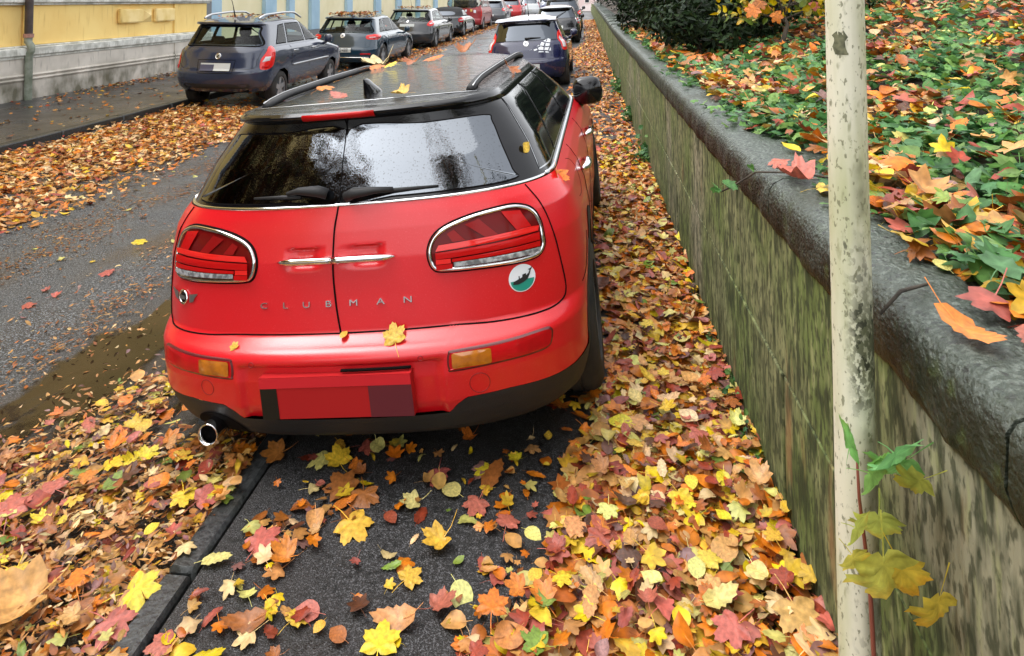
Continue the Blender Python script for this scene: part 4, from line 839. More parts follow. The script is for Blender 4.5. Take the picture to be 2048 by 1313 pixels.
m_softtop = M('black_fabric_roof', (.012, .012, .013), .8, bump=.2, bs=200)
def rails(x, y0, y1, zf, m, r=.02):
    def fn(root, S):
        for sg in (1, -1):
            Y = np.linspace(y0, y1, 18); lift = .040 * np.clip(np.minimum((Y - y0) / .18, (y1 - Y) / .18), 0, 1) ** .7
            MB().tube(np.stack([0 * Y + sg * x, Y, zf(Y) + lift], 1), r, 8).build('roof_rail', m, root, smooth=True)
    return fn
def aerial(root, x, y, z, L, m=None): MB().tube([(x, y, z), (x, y - L * .12, z + L * .3), (x, y - L * .5, z + L)], [.014, .006, .003], 6).build('aerial', m_plas, root, smooth=True)
def emblem(root, S, x, z, r, m=None):
    e = patch(MB(), rrect(x - r, x + r, z - r, z + r, r * .999, 8), S.rear, .006, 3, .004).build('emblem', m_sat, root, smooth=True); seam(MB(), rrect(x - r, x + r, z - r, z + r, r * .999, 8), S.rear, r * .16, .006, True, 6).build('emblem_ring', m_chr, e, smooth=True)
    patch(MB(), sub([(x - r * .6, z - r * .5), (x + r * .1, z - r * .1), (x + r * .6, z + r * .6), (x - r * .2, z + r * .2)], 3), S.rear, .0125, 2).build('emblem_mark', m_gap, e)
def ex_fabia(root, S):
    H = 1.50; rails(.50, .55, 2.35, lambda Y: np.interp(Y, *np.array(hatch_roof(H, 4.24)).T) - .02, m_sat)(root, S); aerial(root, .02, .62, 1.46, .62)
    emblem(root, S, .02, .80, .045)
    o = sub([(-.30, .52), (.30, .52), (.33, .74), (-.33, .74)], 6); seam(MB(), o, S.rear, .006, -.002, True).build('plate_recess', m_gap, root, smooth=True)
    for fn in (S.side(1), S.side(-1)):
        Y = np.linspace(1.25, 3.0, 16); MB().tube(onsurf(fn, Y, .57 + 0 * Y, .012), .018, 6, flat=(.6, 1)).build('rubbing_strip', m_sat, root, smooth=True)
    patch(MB(), dense([(-.7, .34), (0, .34), (.7, .34), (.68, .27), (0, .26), (-.68, .27)], 5), S.rear, .003, 4).build('bumper_insert', m_plas, root, smooth=True)
fab = [([(x, z) for x, z in dense([(.60, .60), (.60, .74), (.66, .80), (.80, .905), (.96, .955), (1.01, .93), (1.0, .80), (.97, .64), (.86, .585), (.7, .57)], 4)], m_lensr, [(sub([(.635, .70), (.83, .72), (.86, .785), (.70, .785)], 4), m_lensc), (sub([(.64, .595), (.83, .605), (.84, .64), (.64, .635)], 4), m_lensm)])]
hatch('parked_car', (XC, 10.70, .11), (0, R_(.9), R_(1.0)), 'slate grey estate car with silver roof rails, nearest the yellow building', 4.24, 1.66, 1.47, m_slate, 2.46, .80, .75, light=fab, plate=(-.26, .26, .555, .685, [(-.26, -.02, .555, .66, m_plG), (-.02, .24, .555, .645, m_plW)], None), see=True, extra=ex_fabia, wr=.30, wz=.20)
gl = [([(x, z) for x, z in dense([(.42, .80), (.42, .88), (.60, .905), (.85, .915), (1.02, .90), (1.02, .83), (.85, .785), (.6, .78)], 4)], m_lensr, [(sub([(.5, .83), (.72, .835), (.72, .85), (.5, .845)], 3), m_white), (sub([(.62, .80), (.95, .82), (.95, .84), (.62, .82)], 3), m_lensd)])]
def ex_golf(root, S):
    emblem(root, S, 0, .88, .055)
    o = MB(); X = np.linspace(-.7, .7, 16); o.tube(onsurf(S.rear, X, .33 + 0 * X, .008), .012, 6); o.build('chrome_strip', m_chr, root, smooth=True)
    for sg in (1, -1): patch(MB(), rrect(.5, .74, .40, .44, .015) * np.array([sg, 1]), S.rear, .006, 3).build('reflector', m_lensf, root, smooth=True)
ZG = lambda y: float(zroad(y))
hatch('parked_car', (XC - .05, 16.75, ZG(17)), (0, R_(.5), 0), 'dark teal hatchback with leaves heaped on its roof, behind the slate grey estate', 4.26, 1.79, 1.45, m_teal, 2.63, .82, .95, light=gl, plate=(-.26, .26, .46, .57, [], ('G 2488', .12, .02, .475)), see=True, extra=ex_golf, wr=.32)
fo = [([(x, z) for x, z in dense([(.50, .82), (.52, .88), (.70, .95), (.95, 1.0), (1.06, .97), (1.03, .88), (.85, .82), (.65, .79)], 4)], m_lensr, [(sub([(.62, .86), (.80, .88), (.80, .905), (.62, .89)], 3), m_white)])]
hatch('parked_car', (XC, 22.95, ZG(24)), (0, 0, 0), 'dark grey hatchback with slanted red lamps behind the teal car', 4.36, 1.82, 1.47, m_dgrey, 2.65, .80, 1.2, light=fo, plate=(-.26, .26, .78, .88, [], None), see=True, extra=lambda r, S: (emblem(r, S, 0, .96, .04), aerial(r, 0, .75, 1.42, .35)), wr=.32)
# convertible with a fabric roof
tt = [([(x, z) for x, z in dense([(.55, .70), (.56, .80), (.75, .86), (.95, .86), (1.02, .80), (.98, .70), (.8, .66), (.65, .665)], 4)], m_lensf, [(sub([(.62, .73), (.9, .74), (.9, .77), (.62, .76)], 3), m_lensc)])]
S_ = Surf([(.17, .13, .83, .5), (.28, .03, .88, .5), (.40, .0, .91, .5), (.55, .02, .91, .5), (.75, .06, .90, .5), (.86, .10, .86, .45), (.90, .16, .82, .45), (.905, .55, .74, .4), (1.1, .80, .68, .35), (1.24, 1.05, .60, .3)], [(0, 4.1), (.4, 4.17), (.7, 3.95), (.905, 3.0), (1.24, 2.35)], 2.7, .6, (.85, 3.32), .02, (.45, .3), .32)
def ex_tt(root, S):
    b = MB(); T = np.linspace(-3, 3, 60); A = S.S(T, np.full(60, .90)); B = S.S(T, np.full(60, .905)); b.grid(np.stack([A, B + np.array([0, 0, .004])], 0)); b.build('rear_deck', m_black2, root, smooth=True)
make_car('parked_car', (XC - .05, 28.9, ZG(30)), (0, 0, 0), 'low black convertible with a fabric roof in front of the red van', gcar, S_, 1.33, m_black2, m_softtop, m_softtop, [(1.0, 1.26), (1.5, 1.33), (2.1, 1.32), (2.4, 1.26)], .90, dense([(-.42, .96), (.42, .96), (.36, 1.12), (-.36, 1.12)], 5), [sub([(1.35, .94), (2.4, .94), (2.1, 1.18), (1.5, 1.18)], 5)], False, tt, (-.26, .26, .60, .70, [], None), track=.78, extra=ex_tt)
# red van
vt = [([(x, z) for x, z in dense([(.80, .75), (.80, 1.12), (.94, 1.15), (1.0, 1.1), (1.0, .78), (.92, .73)], 4)], m_lensr, [])]
S_ = Surf([(.25, .08, .85, .25), (.4, .0, .90, .25), (.55, .0, .92, .25), (.60, .03, .92, .22), (1.0, .04, .92, .22), (1.15, .06, .90, .22), (1.16, .065, .895, .22), (1.6, .14, .84, .22), (1.8, .2, .80, .22)], [(0, 4.6), (.5, 4.65), (.9, 4.5), (1.16, 4.0), (1.8, 3.2)], 3.4, .5, (1.0, 3.9), .01, (.5, .3), .33)
def ex_van(root, S):
    for (x, z, w, h, m) in ((-.55, 1.06, .34, .10, m_white), (-.10, 1.04, .10, .10, m_whitep), (.12, 1.02, .09, .11, m_stw), (.40, 1.04, .10, .13, M('yellow_sticker', lin(214, 176, 90), .5)), (.58, .98, .12, .15, m_stw)): patch(MB(), rrect(x - w / 2, x + w / 2, z - h / 2, z + h / 2, .01), S.rear, .004, 3).build('sticker', m, root)
    b = MB().box(-.55, .55, .22, .9, 1.24, 1.58, .02); b.build('luggage', M('stacked_luggage', (.12, .08, .05), .8, col2=(.02, .02, .025), ns=4), root)
    o = MB(); 
    for fn in (S.side(1), S.side(-1)): seam(o, [(y, .86) for y in np.linspace(.6, 3.6, 20)], fn, .008)
    o.build('side_crease', m_gap, root)
make_car('parked_van', (XC + .0, 34.1, ZG(35)), (0, 0, 0), 'red van with stickers on its back door among the parked cars', gcar, S_, 1.94, m_vred, None, None, [(.2, 1.88), (1, 1.94), (2.6, 1.94), (3.2, 1.88)], 1.155, dense([(-.76, 1.2), (.76, 1.2), (.70, 1.66), (-.70, 1.66)], 6), [sub([(.3, 1.2), (1.3, 1.2), (1.3, 1.64), (.35, 1.64)], 5), sub([(1.4, 1.2), (2.6, 1.2), (2.6, 1.64), (1.4, 1.64)], 5), sub([(2.7, 1.2), (3.6, 1.2), (3.1, 1.64), (2.7, 1.64)], 5)], True, vt, (-.26, .26, .62, .74, [], None), track=.8, ww=.2, extra=ex_van, low=.3, cat='van')
gy = [([(x, z) for x, z in dense([(.55, .85), (.6, .95), (.9, 1.02), (1.05, .98), (1.0, .86), (.75, .80)], 4)], m_lensr, [(sub([(.62, .86), (.9, .88), (.9, .92), (.62, .9)], 3), m_lensc)])]
hatch('parked_car', (XC + .5, 40.2, ZG(42)), (0, 0, 0), 'grey hatchback with red and white lamps between the red van and the bright red car', 4.2, 1.8, 1.55, m_grey2, 2.6, light=gy, plate=(-.26, .26, .5, .6, [], None))
rc = [([(x, z) for x, z in dense([(.80, .80), (.78, 1.15), (.95, 1.25), (1.02, 1.1), (1.0, .85), (.9, .76)], 4)], m_lensf, [])]
hatch('parked_car', (XC + .75, 48.5, ZG(50)), (0, 0, 0), 'bright red car with a white plate, far along the left row', 4.2, 1.78, 1.6, m_red2, 2.6, light=rc, plate=(-.26, .26, .62, .74, [], None), extra=lambda r, S: emblem(r, S, 0, 1.0, .05))
hatch('parked_car', (XC + 1.5, 56.5, ZG(58)), (0, 0, 0), 'white car far away past the bright red one', 4.2, 1.8, 1.7, m_whitep, 2.6, light=rc, plate=(-.26, .26, .5, .6, [], None))
hatch('parked_car', (XC + 2.9, 62, ZG(62)), (0, 0, 0), 'small looking blue car far down the middle of the street', 4.2, 1.75, 1.5, m_navy2, 2.6, light=gy, plate=(-.26, .26, .5, .6, [], None))
hatch('parked_car', (XC + 3.7, 71, ZG(70)), (0, 0, 0), 'dark red car farthest away, beyond the blue one', 4.2, 1.75, 1.5, m_vred, 2.6, light=gy, plate=(-.26, .26, .5, .6, [], None))
# right-hand row
ct = [([(x, z) for x, z in dense([(.62, .78), (.62, 1.0), (.70, 1.10), (.90, 1.14), (.98, 1.10), (.98, .80), (.86, .74), (.70, .735)], 4)], m_lensr, [(sub([(.655, .80), (.80, .79), (.82, .95), (.74, 1.02), (.665, .98)], 4), m_lensc)])]
def ex_citi(root, S):
    aerial(root, .05, .55, 1.45, .38); emblem(root, S, 0, .90, .05)
    # the web decal: white cells with dark lines left between them, under the right lamp
    b = MB(); q = np.random.default_rng(4)
    cells = [[(.16, .83), (.24, .85), (.22, .89), (.14, .87)], [(.25, .85), (.35, .84), (.36, .90), (.30, .93), (.23, .895)], [(.36, .84), (.44, .83), (.47, .90), (.37, .905)], [(.27, .935), (.36, .92), (.38, .99), (.31, 1.01)], [(.375, .915), (.47, .91), (.49, .97), (.395, .985)], [(.40, .995), (.49, .98), (.50, 1.05), (.44, 1.08)], [(.45, .83), (.50, .82), (.50, .89), (.48, .895)], [(.20, .905), (.29, .935), (.25, .96)], [(.33, 1.02), (.395, 1.0), (.43, 1.07)], [(.24, .80), (.36, .80), (.35, .83), (.25, .84)], [(.38, .79), (.47, .78), (.44, .82), (.37, .83)], [(.08, .85), (.13, .86), (.12, .875), (.06, .86)]]
    for c in cells: patch(b, shrink(np.array(sub(c, 3)) - np.array([0, .085]), .007), S.rear, .004, 2)
    b.build('web_decal', m_stw, root)
    P = [onsurf(S.rear, np.array([x]), np.array([z]), o)[0] for x, z, o in ((-.02, .99, .03), (.10, 1.0, .03), (.30, 1.0, .018))]; MB().tube(P, [.02, .014, .006], 8).build('wiper', m_plas, root, smooth=True)
    o = MB(); X = np.linspace(-.62, .62, 20); Y = .30 + 0 * X; o.grid(np.stack([np.stack([X, Y - .10 + .05 * (X / .6) ** 2, 1.352 + 0 * X], 1), np.stack([X, Y + .1, 1.385 + 0 * X], 1), np.stack([X, Y + .35, 1.425 - .02 * (X / .6) ** 2], 1)])); o.build('spoiler', m_navy, root, smooth=True)
hatch('parked_car', (-1.13, 13.35, .05), (0, R_(-3.2), R_(-.6)), 'dark blue small hatchback with a white web decal ahead of the red car', 3.56, 1.645, 1.47, m_navy, 2.42, .55, .55, light=ct, plate=(-.26, .26, .40, .5, [], None), extra=ex_citi, roof=M('wet_sky_sheen_roof', (.03, .032, .05), .1, coat=1., bump=.15, bs=30), wr=.29)  # roof colour lifted above the navy body to carry a pale sky reflection
bm = [([(x, z) for x, z in dense([(.70, .72), (.68, .84), (.76, .92), (.92, .92), (.98, .84), (.96, .73), (.84, .68)], 4)], m_lensd, [(sub([(.74, .78), (.92, .78), (.92, .83), (.74, .83)], 3), m_lensc), (sub([(.74, .85), (.92, .85), (.9, .88), (.76, .88)], 3), m_lensr), (sub([(.76, .72), (.92, .72), (.93, .76), (.74, .76)], 3), m_lensr)])]
def ex_bm(root, S):
    for sg in (1, -1):
        o = dense([(.70, .72), (.68, .84), (.76, .92), (.92, .92), (.98, .84), (.96, .73), (.84, .68)], 4) * np.array([sg, 1]); seam(MB(), o, S.S, .012, .006, True).build('lamp_ring', m_chr, root, smooth=True)
    P = [onsurf(S.rear, np.array([x]), np.array([z]), o)[0] for x, z, o in ((0, .95, .03), (.1, 1.0, .05), (.38, 1.16, .02))]; MB().tube(P, [.02, .014, .006], 8).build('wiper', m_plas, root, smooth=True)
hatch('parked_car', (-1.02, 24.6, .07 + ZG(25)), (0, R_(-2.5), R_(-.8)), 'black small hatchback with round chrome ringed lamps by the ivy wall', 3.82, 1.70, 1.42, m_black2, 2.5, .60, .8, light=bm, plate=(-.26, .26, .55, .66, [], None), extra=ex_bm)
hatch('parked_car', (-1.05, 31.5, .07 + ZG(32)), (0, R_(-2), R_(-.8)), 'tall black car mostly hidden ahead of the small black hatchback', 4.4, 1.85, 1.66, m_black2, 2.65, .8, .6, light=gy, plate=(-.26, .26, .6, .7, [], None))

# ------------------------------------------------------------------ fallen leaves
def scat(N, x0, x1, y0, y1, dens=None, z=0., dz=.02):
    X = rng.uniform(x0, x1, N); Y = rng.uniform(y0, y1, N)
    if dens is not None: k = rng.uniform(size=N) < dens(X, Y); X, Y = X[k], Y[k]
    return np.stack([X, Y, z + zroad(Y) + rng.uniform(0, 1, len(X)) ** 1.5 * dz], 1)
def wob(X, Y, s=1., seed=0.): return .5 + .25 * np.sin(X * 3.1 * s + 1.7 * Y * s + seed) + .25 * np.sin(Y * 2.3 * s - X * 4.7 * s + 2 * seed)
def stuff(o, label, cat='leaves'): return tag(o, label, cat, None, 'stuff')
WARM = {'y': 15, 'Y': 8, 'o': 20, 't': 24, 'b': 15, 'k': 8, 'r': 8, 'p': 9, 'd': 4, 'v': 6, 'g': 3, 'c': 8}
BROWN = {'o': 22, 't': 22, 'n': 22, 'b': 18, 'y': 8, 'c': 9, 'd': 6, 'k': 4, 'r': 4}
def inmini(X, Y): return (X > -1.66) & (X < .02) & (Y > 2.75) & (Y < 6.6)
# drift between the car and the wall
edge = lambda Y: np.interp(Y, [1.5, 1.9, 2.3, 2.75, 3.2, 7, 12, 13.2, 17.5, 20, 24, 29, 60], [-.36, -.28, -.16, -.07, .0, .02, -.35, -.30, -.30, -.75, -.12, -.05, -.2])
def dens_r(X, Y): return np.clip((X - edge(Y) + .14 * (wob(X, Y, 1.6) - .5)) / .16, 0, 1)
P = scat(7000, -.6, WX + .01, 1.1, 7, dens_r, PAVE + .003, .012); P[:, 2] += .03 * np.clip((P[:, 0] - .25) / .4, 0, 1) ** 2
stuff(mass('fallen_leaves', P, rng.uniform(.06, .13, len(P)), 'mre', cols(len(P), {'t': 9, 'b': 9, 'n': 10, 'o': 7, 'c': 5, 'k': 3, 'y': 6}, 1.05), 1, .08, .2), 'matted wet bottom layer of the leaf drift by the wall')
P = scat(4300, -.6, WX + .01, 1.1, 3.4, dens_r, PAVE + .004, .05); P[:, 2] += .035 * np.clip((P[:, 0] - .25) / .4, 0, 1) ** 2
stuff(mass('fallen_leaves', P, rng.uniform(.03, .092, len(P)), 'mmmroc', cols(len(P), WARM), 2, .2, .35), 'thick drift of mixed autumn leaves at the foot of the mossy wall')
P = scat(4200, -.5, WX + .01, 3.35, 8, dens_r, PAVE + .004, .05); P[:, 2] += .035 * np.clip((P[:, 0] - .25) / .4, 0, 1) ** 2
stuff(mass('fallen_leaves', P, rng.uniform(.045, .11, len(P)), 'mmroe', cols(len(P), {**WARM, 'o': 22, 'b': 20}), 2, .28, .45), 'leaf drift between the red car and the wall')
P = scat(17000, -1.1, WX + .01, 8, 44, dens_r, PAVE + .004, .05)
stuff(mass('fallen_leaves', P, rng.uniform(.05, .12, len(P)), 'mre', cols(len(P), BROWN, 1.15), 1, .28, .45), 'orange brown leaf litter on the far pavement along the wall')
# sparse leaves on the dark pavement behind the car
P = scat(1000, -1.15, .1, 1.2, 3.6, lambda X, Y: (.22 + .75 * (wob(X, Y, 1.7, 2.) > .52)) * (1 - .75 * (Y > 2.6)), PAVE + .003, .015)
stuff(mass('fallen_leaves', P, rng.uniform(.025, .085, len(P)), 'mmorc', cols(len(P), WARM), 2, .15, .35), 'scattered leaves lying on the dark asphalt behind the red car')
# soggy gutter litter along the kerb
def dens_g(X, Y):
    e = -1.235 + .05 * np.sin(Y * 9) + .03 * np.sin(Y * 23); band = np.clip((e - X) / .04, 0, 1) * np.clip((X + np.interp(Y, [1, 1.9, 2.5, 2.8, 3.2, 6, 10], [3.2, 3.0, 2.62, 2.4, 2.2, 2.1, 2.0])) / .35, 0, 1); w_ = wob(X + .25 * Y, Y, 1.9, 1.)
    return band * np.where(Y < 2.65, np.clip((w_ - .02) / .10, .35, 1), np.clip((w_ - .30) / .14, .12, 1) * .8)
P = scat(10500, -3.3, -1.215, 1.1, 7.5, dens_g, .006, .05); P[:, 2] += .05 * np.clip((P[:, 0] + 1.9) / .6, 0, 1) + .06 * (P[:, 0] > -1.30)
stuff(mass('fallen_leaves', P, rng.uniform(.025, .085, len(P)), 'mmorec', cols(len(P), {**WARM, 't': 34, 'c': 12, 'n': 20, 'b': 16}, .95), 2, .11, .22), 'soggy leaf litter filling the gutter along the kerb')
P = scat(52000, -3.3, -1.25, 1.1, 8, lambda X, Y: np.clip(dens_g(X, Y) * 1.1 + .04, 0, 1), .008, .066); P[:, 2] += .05 * np.clip((P[:, 0] + 1.9) / .6, 0, 1)
stuff(mass('leaf_debris', P, rng.uniform(.012, .045, len(P)), 'eo', cols(len(P), {'t': 10, 'c': 8, 'b': 6, 'n': 9, 'd': 3, 'v': 4}, .95), 1, .25, .5), 'fine crumbled leaf debris washed along the gutter', 'leaf debris')
# wet bits smeared over the middle of the road
P = scat(42000, -4.9, -2.0, 2.0, 10, lambda X, Y: np.exp(-((X + 2.86 + .08 * np.sin(3 * Y) - .03 * (Y - 3)) / .17) ** 2) * np.clip(wob(X, Y, 2.2, 1.) * 1.5 - .15, 0, 1) + np.exp(-((X + 4.0 + .1 * np.sin(2 * Y)) / .28) ** 2) * np.clip(wob(X, Y, 1.7, 2.) * 1.7 - .2, 0, 1) + .012, .022, .008)
stuff(mass('leaf_debris', P, rng.uniform(.010, .04, len(P)), 'eo', cols(len(P), {'n': 9, 't': 9, 'b': 8, 'o': 2, 'd': 3}, .75), 1, .12, .3), 'thin streaks of crushed leaf bits on the road', 'leaf debris')
P = scat(150, -5, -1.6, 3, 24, None, .02, .01)
stuff(mass('fallen_leaves', P, rng.uniform(.04, .09, len(P)), 'mrc', cols(len(P), {'k': 3, 'y': 3, 'o': 4, 't': 4, 'p': 2}), 2, .2, .5), 'single leaves scattered over the bare middle of the road')
# wide leaf band on the left side of the road, and under the parked cars
eL = lambda Y: np.interp(Y, [3, 5, 7, 9, 12, 20, 30, 60], [-4.25, -4.35, -4.45, -4.55, -4.75, -4.7, -4.75, -4.8])
def dens_l(X, Y):
    car = (X < -5.45) & (X > -6.95) & (Y > 10.9)
    return np.clip((eL(Y) - X + .5 * (wob(X, Y, .8, 3.) - .5)) / .5, 0, 1) * np.clip((X + 7.0) / .25, 0, 1) * np.where(car, .12, 1) * np.clip(.75 + .7 * wob(X, Y, 1.3, 5.), 0, 1)
P = scat(20000, -7.0, -4.1, 2.8, 12, dens_l, .005, .06)
stuff(mass('fallen_leaves', P, rng.uniform(.05, .12, len(P)), 'mmroe', cols(len(P), {**BROWN, 'c': 30, 't': 30, 'n': 26, 'o': 16}, 1.3), 1, .25, .5), 'broad band of tan leaves along the far side of the road')
P = scat(20000, -7.0, -4.2, 12, 46, dens_l, .005, .06)
stuff(mass('fallen_leaves', P, rng.uniform(.06, .13, len(P)), 'mre', cols(len(P), BROWN, 1.2), 1, .3, .5), 'rust coloured leaf litter beside the row of parked cars')
P = scat(2000, -9.95, -7.15, 6, 30, lambda X, Y: .35 + .5 * (wob(X, Y, .7, 2.) > .55) * (Y > 10), PAVE + .003, .012)
stuff(mass('fallen_leaves', P, rng.uniform(.05, .12, len(P)), 'mrc', cols(len(P), BROWN), 1, .18, .5), 'loose orange leaves on the dark pavement before the yellow building')
P = scat(420, -9.95, -9.3, 11.5, 17, lambda X, Y: .6 + 0 * X, PAVE + .003, .03); stuff(mass('fallen_leaves', P, rng.uniform(.05, .1, len(P)), 'mr', cols(len(P), BROWN), 1, .25, .5), 'little leaf pile swept against the grey plinth')
# heaps on the parked cars' roofs
def roofheap(x, y, w, l, z, N, lab, sl=0.):
    P = np.stack([x + rng.uniform(-w, w, N), y + rng.uniform(0, l, N), z + 0 * np.zeros(N)], 1); P[:, 2] += rng.uniform(0, .05, N) + sl * (P[:, 1] - y); stuff(mass('fallen_leaves', P, rng.uniform(.06, .12, N), 'mr', cols(N, BROWN), 1, .35, .5), lab)
roofheap(XC - .05, 17.25, .55, 1.3, ZG(17) + 1.41, 240, 'orange leaves heaped on the teal hatchback roof', .02); roofheap(XC, 11.5, .45, 1.0, 1.52, 90, 'brown leaves lying on the roof of the slate grey estate', .03); roofheap(XC, 23.5, .5, 1.2, ZG(24) + 1.43, 70, 'brown leaves lying on the roof of the dark grey hatchback', .02)

# ------------------------------------------------------------------ ivy and litter on the bank
ICOL = [(.10, .25, .06), (.07, .19, .055), (.15, .31, .08), (.09, .23, .09), (.20, .34, .09), (.05, .14, .045), (.13, .27, .12)]
def pickc(C, N): return np.clip(np.array(C)[rng.integers(0, len(C), N)] * rng.uniform(.7, 1.25, (N, 1)), 0, 1)
iedge = lambda Y: np.interp(Y, [.8, 1.2, 1.5, 1.8, 2.2, 2.8, 3.4, 4.2, 5, 6, 30], [.93, .86, .78, .78, .82, .82, .80, .77, .78, .76, .72])
def bankpts(N, x1, y0, y1, dens, z0, z1):
    X = .68 + (x1 - .68) * rng.uniform(size=N) ** 1.25; Y = rng.uniform(y0, y1, N); k = (X > iedge(Y) + .10 * (wob(X, Y, 3.) - .5)) & (rng.uniform(size=N) < dens(X, Y)); X, Y = X[k], Y[k]
    zz = np.where(X > 1.0, zbank(X, Y), 1.228 + zroad(Y)); return np.stack([X, Y, zz + rng.uniform(z0, z1, len(X))], 1)
gi = lambda X, Y: np.clip((wob(X, Y, 1.5, 1.3) - .26) / .3, 0.10, 1)
P = bankpts(12500, 3.6, .9, 5.5, gi, .0, .085); stuff(mass('ivy', P, rng.uniform(.04, .09, len(P)), 'iir', pickc(ICOL, len(P)), 2, .38, .35, m_foli), 'glossy green ivy carpet covering the bank above the wall', 'ivy')
P = bankpts(16000, 6.5, 5.5, 14, gi, .0, .09); stuff(mass('ivy', P, rng.uniform(.06, .11, len(P)), 'ir', pickc(ICOL, len(P)), 1, .4, .4, m_foli), 'farther ivy spreading under the dark shrubs', 'ivy')
lv = lambda X, Y: np.clip(1.25 - 1.0 * gi(X, Y) + .06 * np.clip(Y - 3, 0, 6), .35, 1)
P = bankpts(5000, 3.8, .85, 5.5, lv, .015, .09); stuff(mass('fallen_leaves', P, rng.uniform(.05, .125, len(P)), 'mmroc', cols(len(P), {**WARM, 'o': 24, 'b': 22, 'r': 14}), 2, .35, .5), 'autumn leaves caught among the ivy on the bank')
P = bankpts(9000, 7.5, 5.5, 14, lv, .015, .10); stuff(mass('fallen_leaves', P, rng.uniform(.07, .14, len(P)), 'mro', cols(len(P), {**BROWN, 'r': 10, 'k': 8}), 1, .38, .5), 'rust and orange leaves strewn over the upper bank')
P = np.stack([rng.uniform(.74, 1.25, 420), rng.uniform(.75, 2.0, 420), rng.uniform(1.238, 1.285, 420)], 1); P = P[(P[:, 0] > np.interp(P[:, 1], [.75, 1.3, 1.6, 2.0], [.84, .80, .76, .84]) + .05 * np.sin(P[:, 1] * 21)) & (rng.uniform(size=420) < .75)]
stuff(mass('fallen_leaves', P, rng.uniform(.06, .135, len(P)), 'mmoc', cols(len(P), {'o': 8, 'b': 8, 'r': 6, 'y': 5, 'k': 4, 't': 5, 'd': 2}), 2, .4, .5), 'heap of big orange and brown leaves on the inner coping edge')
Y = rng.uniform(1.9, 7, 260); X = iedge(Y) - rng.uniform(-.02, 1, 260) ** 2 * .16; P = np.stack([np.maximum(X, .612), Y, 1.238 + rng.uniform(0, .03, 260)], 1); P = P[rng.uniform(size=260) < np.clip(wob(P[:, 0], P[:, 1], 2.2, 2.) * 1.6 - .4, 0, 1)]
stuff(mass('ivy', P, rng.uniform(.035, .07, len(P)), 'i', pickc(ICOL, len(P)), 2, .4, .35, m_foli), 'loose ivy sprays creeping out over the coping top', 'ivy')
# grass blades along the coping
def grass(name, C, N, lab, spread):
    V, T, CC = [], [], []
    for _ in range(N):
        c = np.array(C[rng.integers(len(C))]) + np.append(rng.normal(0, spread, 2), 0); a = rng.uniform(0, 6.28); L = rng.uniform(.05, .15); d = np.array([math.cos(a), math.sin(a), 0]); s = np.array([-d[1], d[0], 0]) * .003; b0 = len(V)
        for k in range(5):
            u = k / 4; p = c + d * L * u * .8 + np.array([0, 0, L * (u * 1.1 - .75 * u * u)]); V += [p - s * (1 - u * .9), p + s * (1 - u * .9)]
        for k in range(4): q = b0 + 2 * k; T += [(q, q + 1, q + 3), (q, q + 3, q + 2)]
        CC += [np.array((.11, .24, .04)) * rng.uniform(.6, 1.4)] * 10
    me = set_mesh(name, np.array(V), np.array(T), np.array(CC), m_foli); o = bpy.data.objects.new(name, me); COL.objects.link(o); return stuff(o, lab, 'grass')
grass('grass', [(1.0, 1.35, 1.235), (1.1, 1.5, 1.24), (.98, 1.2, 1.23), (.96, 1.75, 1.23), (1.12, 1.15, 1.24), (.93, 1.05, 1.23)], 150, 'thin grass blades growing at the inner edge of the coping', .06)
# small wild plants at the foot of the wall
for (x, y, r, n, lab) in ((.60, 7.2, .16, 70, 'bushy dark green plant rooted where the wall meets the leaf drift'), (.60, 3.95, .05, 16, 'small green seedling at the wall foot, farther up than the others'), (.60, 3.45, .05, 18, 'low green creeper tuft at the wall foot below the coping ivy'), (.61, 3.05, .07, 24, 'bright green clover like tuft against the wall'), (.60, 2.72, .055, 20, 'little green weed by the wall just past the pole'), (.61, 2.52, .05, 16, 'tiny weed at the wall foot nearest the pole'), (.60, 9.6, .15, 60, 'yellowish plant at the far wall foot'), (.60, 12.5, .2, 60, 'pale green plant low on the far part of the wall')):
    t = empty('weed', (x, y, PAVE)); tag(t, lab, 'plant', 'weeds along the wall foot'); q = rng.normal(size=(n, 3)) * np.array([.5, 1, .6]) * r * .7; q[:, 2] = np.abs(q[:, 2]) * 1.4 + .04; q[:, 0] = np.minimum(q[:, 0], .02)
    mass('foliage', q, r * rng.uniform(.3, .55, n), 'ir', pickc([(.07, .19, .05), (.05, .14, .045), (.12, .22, .06)], n), 2, .6, .4, m_foli, None, t)
    b = MB()
    for k in range(6): e = q[rng.integers(n)]; b.tube([(0, 0, 0), e * .5 + np.array([0, 0, .01]), e], .003, 5)
    b.build('stem', m_bark, t)
# ivy runner hanging over the coping edge
t = empty('ivy_runner', (.80, 2.35, 1.235)); tag(t, 'thin ivy shoot with small pale leaves trailing over the coping edge', 'ivy shoot')
path = np.array([(.30, -.25, .0), (.1, -.08, .012), (-.10, .05, .008), (-.205, .12, -.01), (-.27, .19, -.08), (-.30, .26, -.12)]); pp = dense(np.concatenate([path], 0), 6, False) if False else path
MB().tube(pp, .0035, 6).build('stem', m_bark, t, smooth=True)
lp = np.array([p + np.array([rng.normal(0, .025), rng.normal(0, .02), .01]) for p in np.repeat(path, 3, 0)]); lp[:, 0] = np.where(lp[:, 2] < -.02, np.minimum(lp[:, 0], -.22), lp[:, 0])
mass('foliage', lp, rng.uniform(.03, .06, len(lp)), 'i', pickc([(.12, .30, .06), (.09, .24, .06), (.15, .33, .09)], len(lp)), 2, .5, .3, m_foli, None, t)
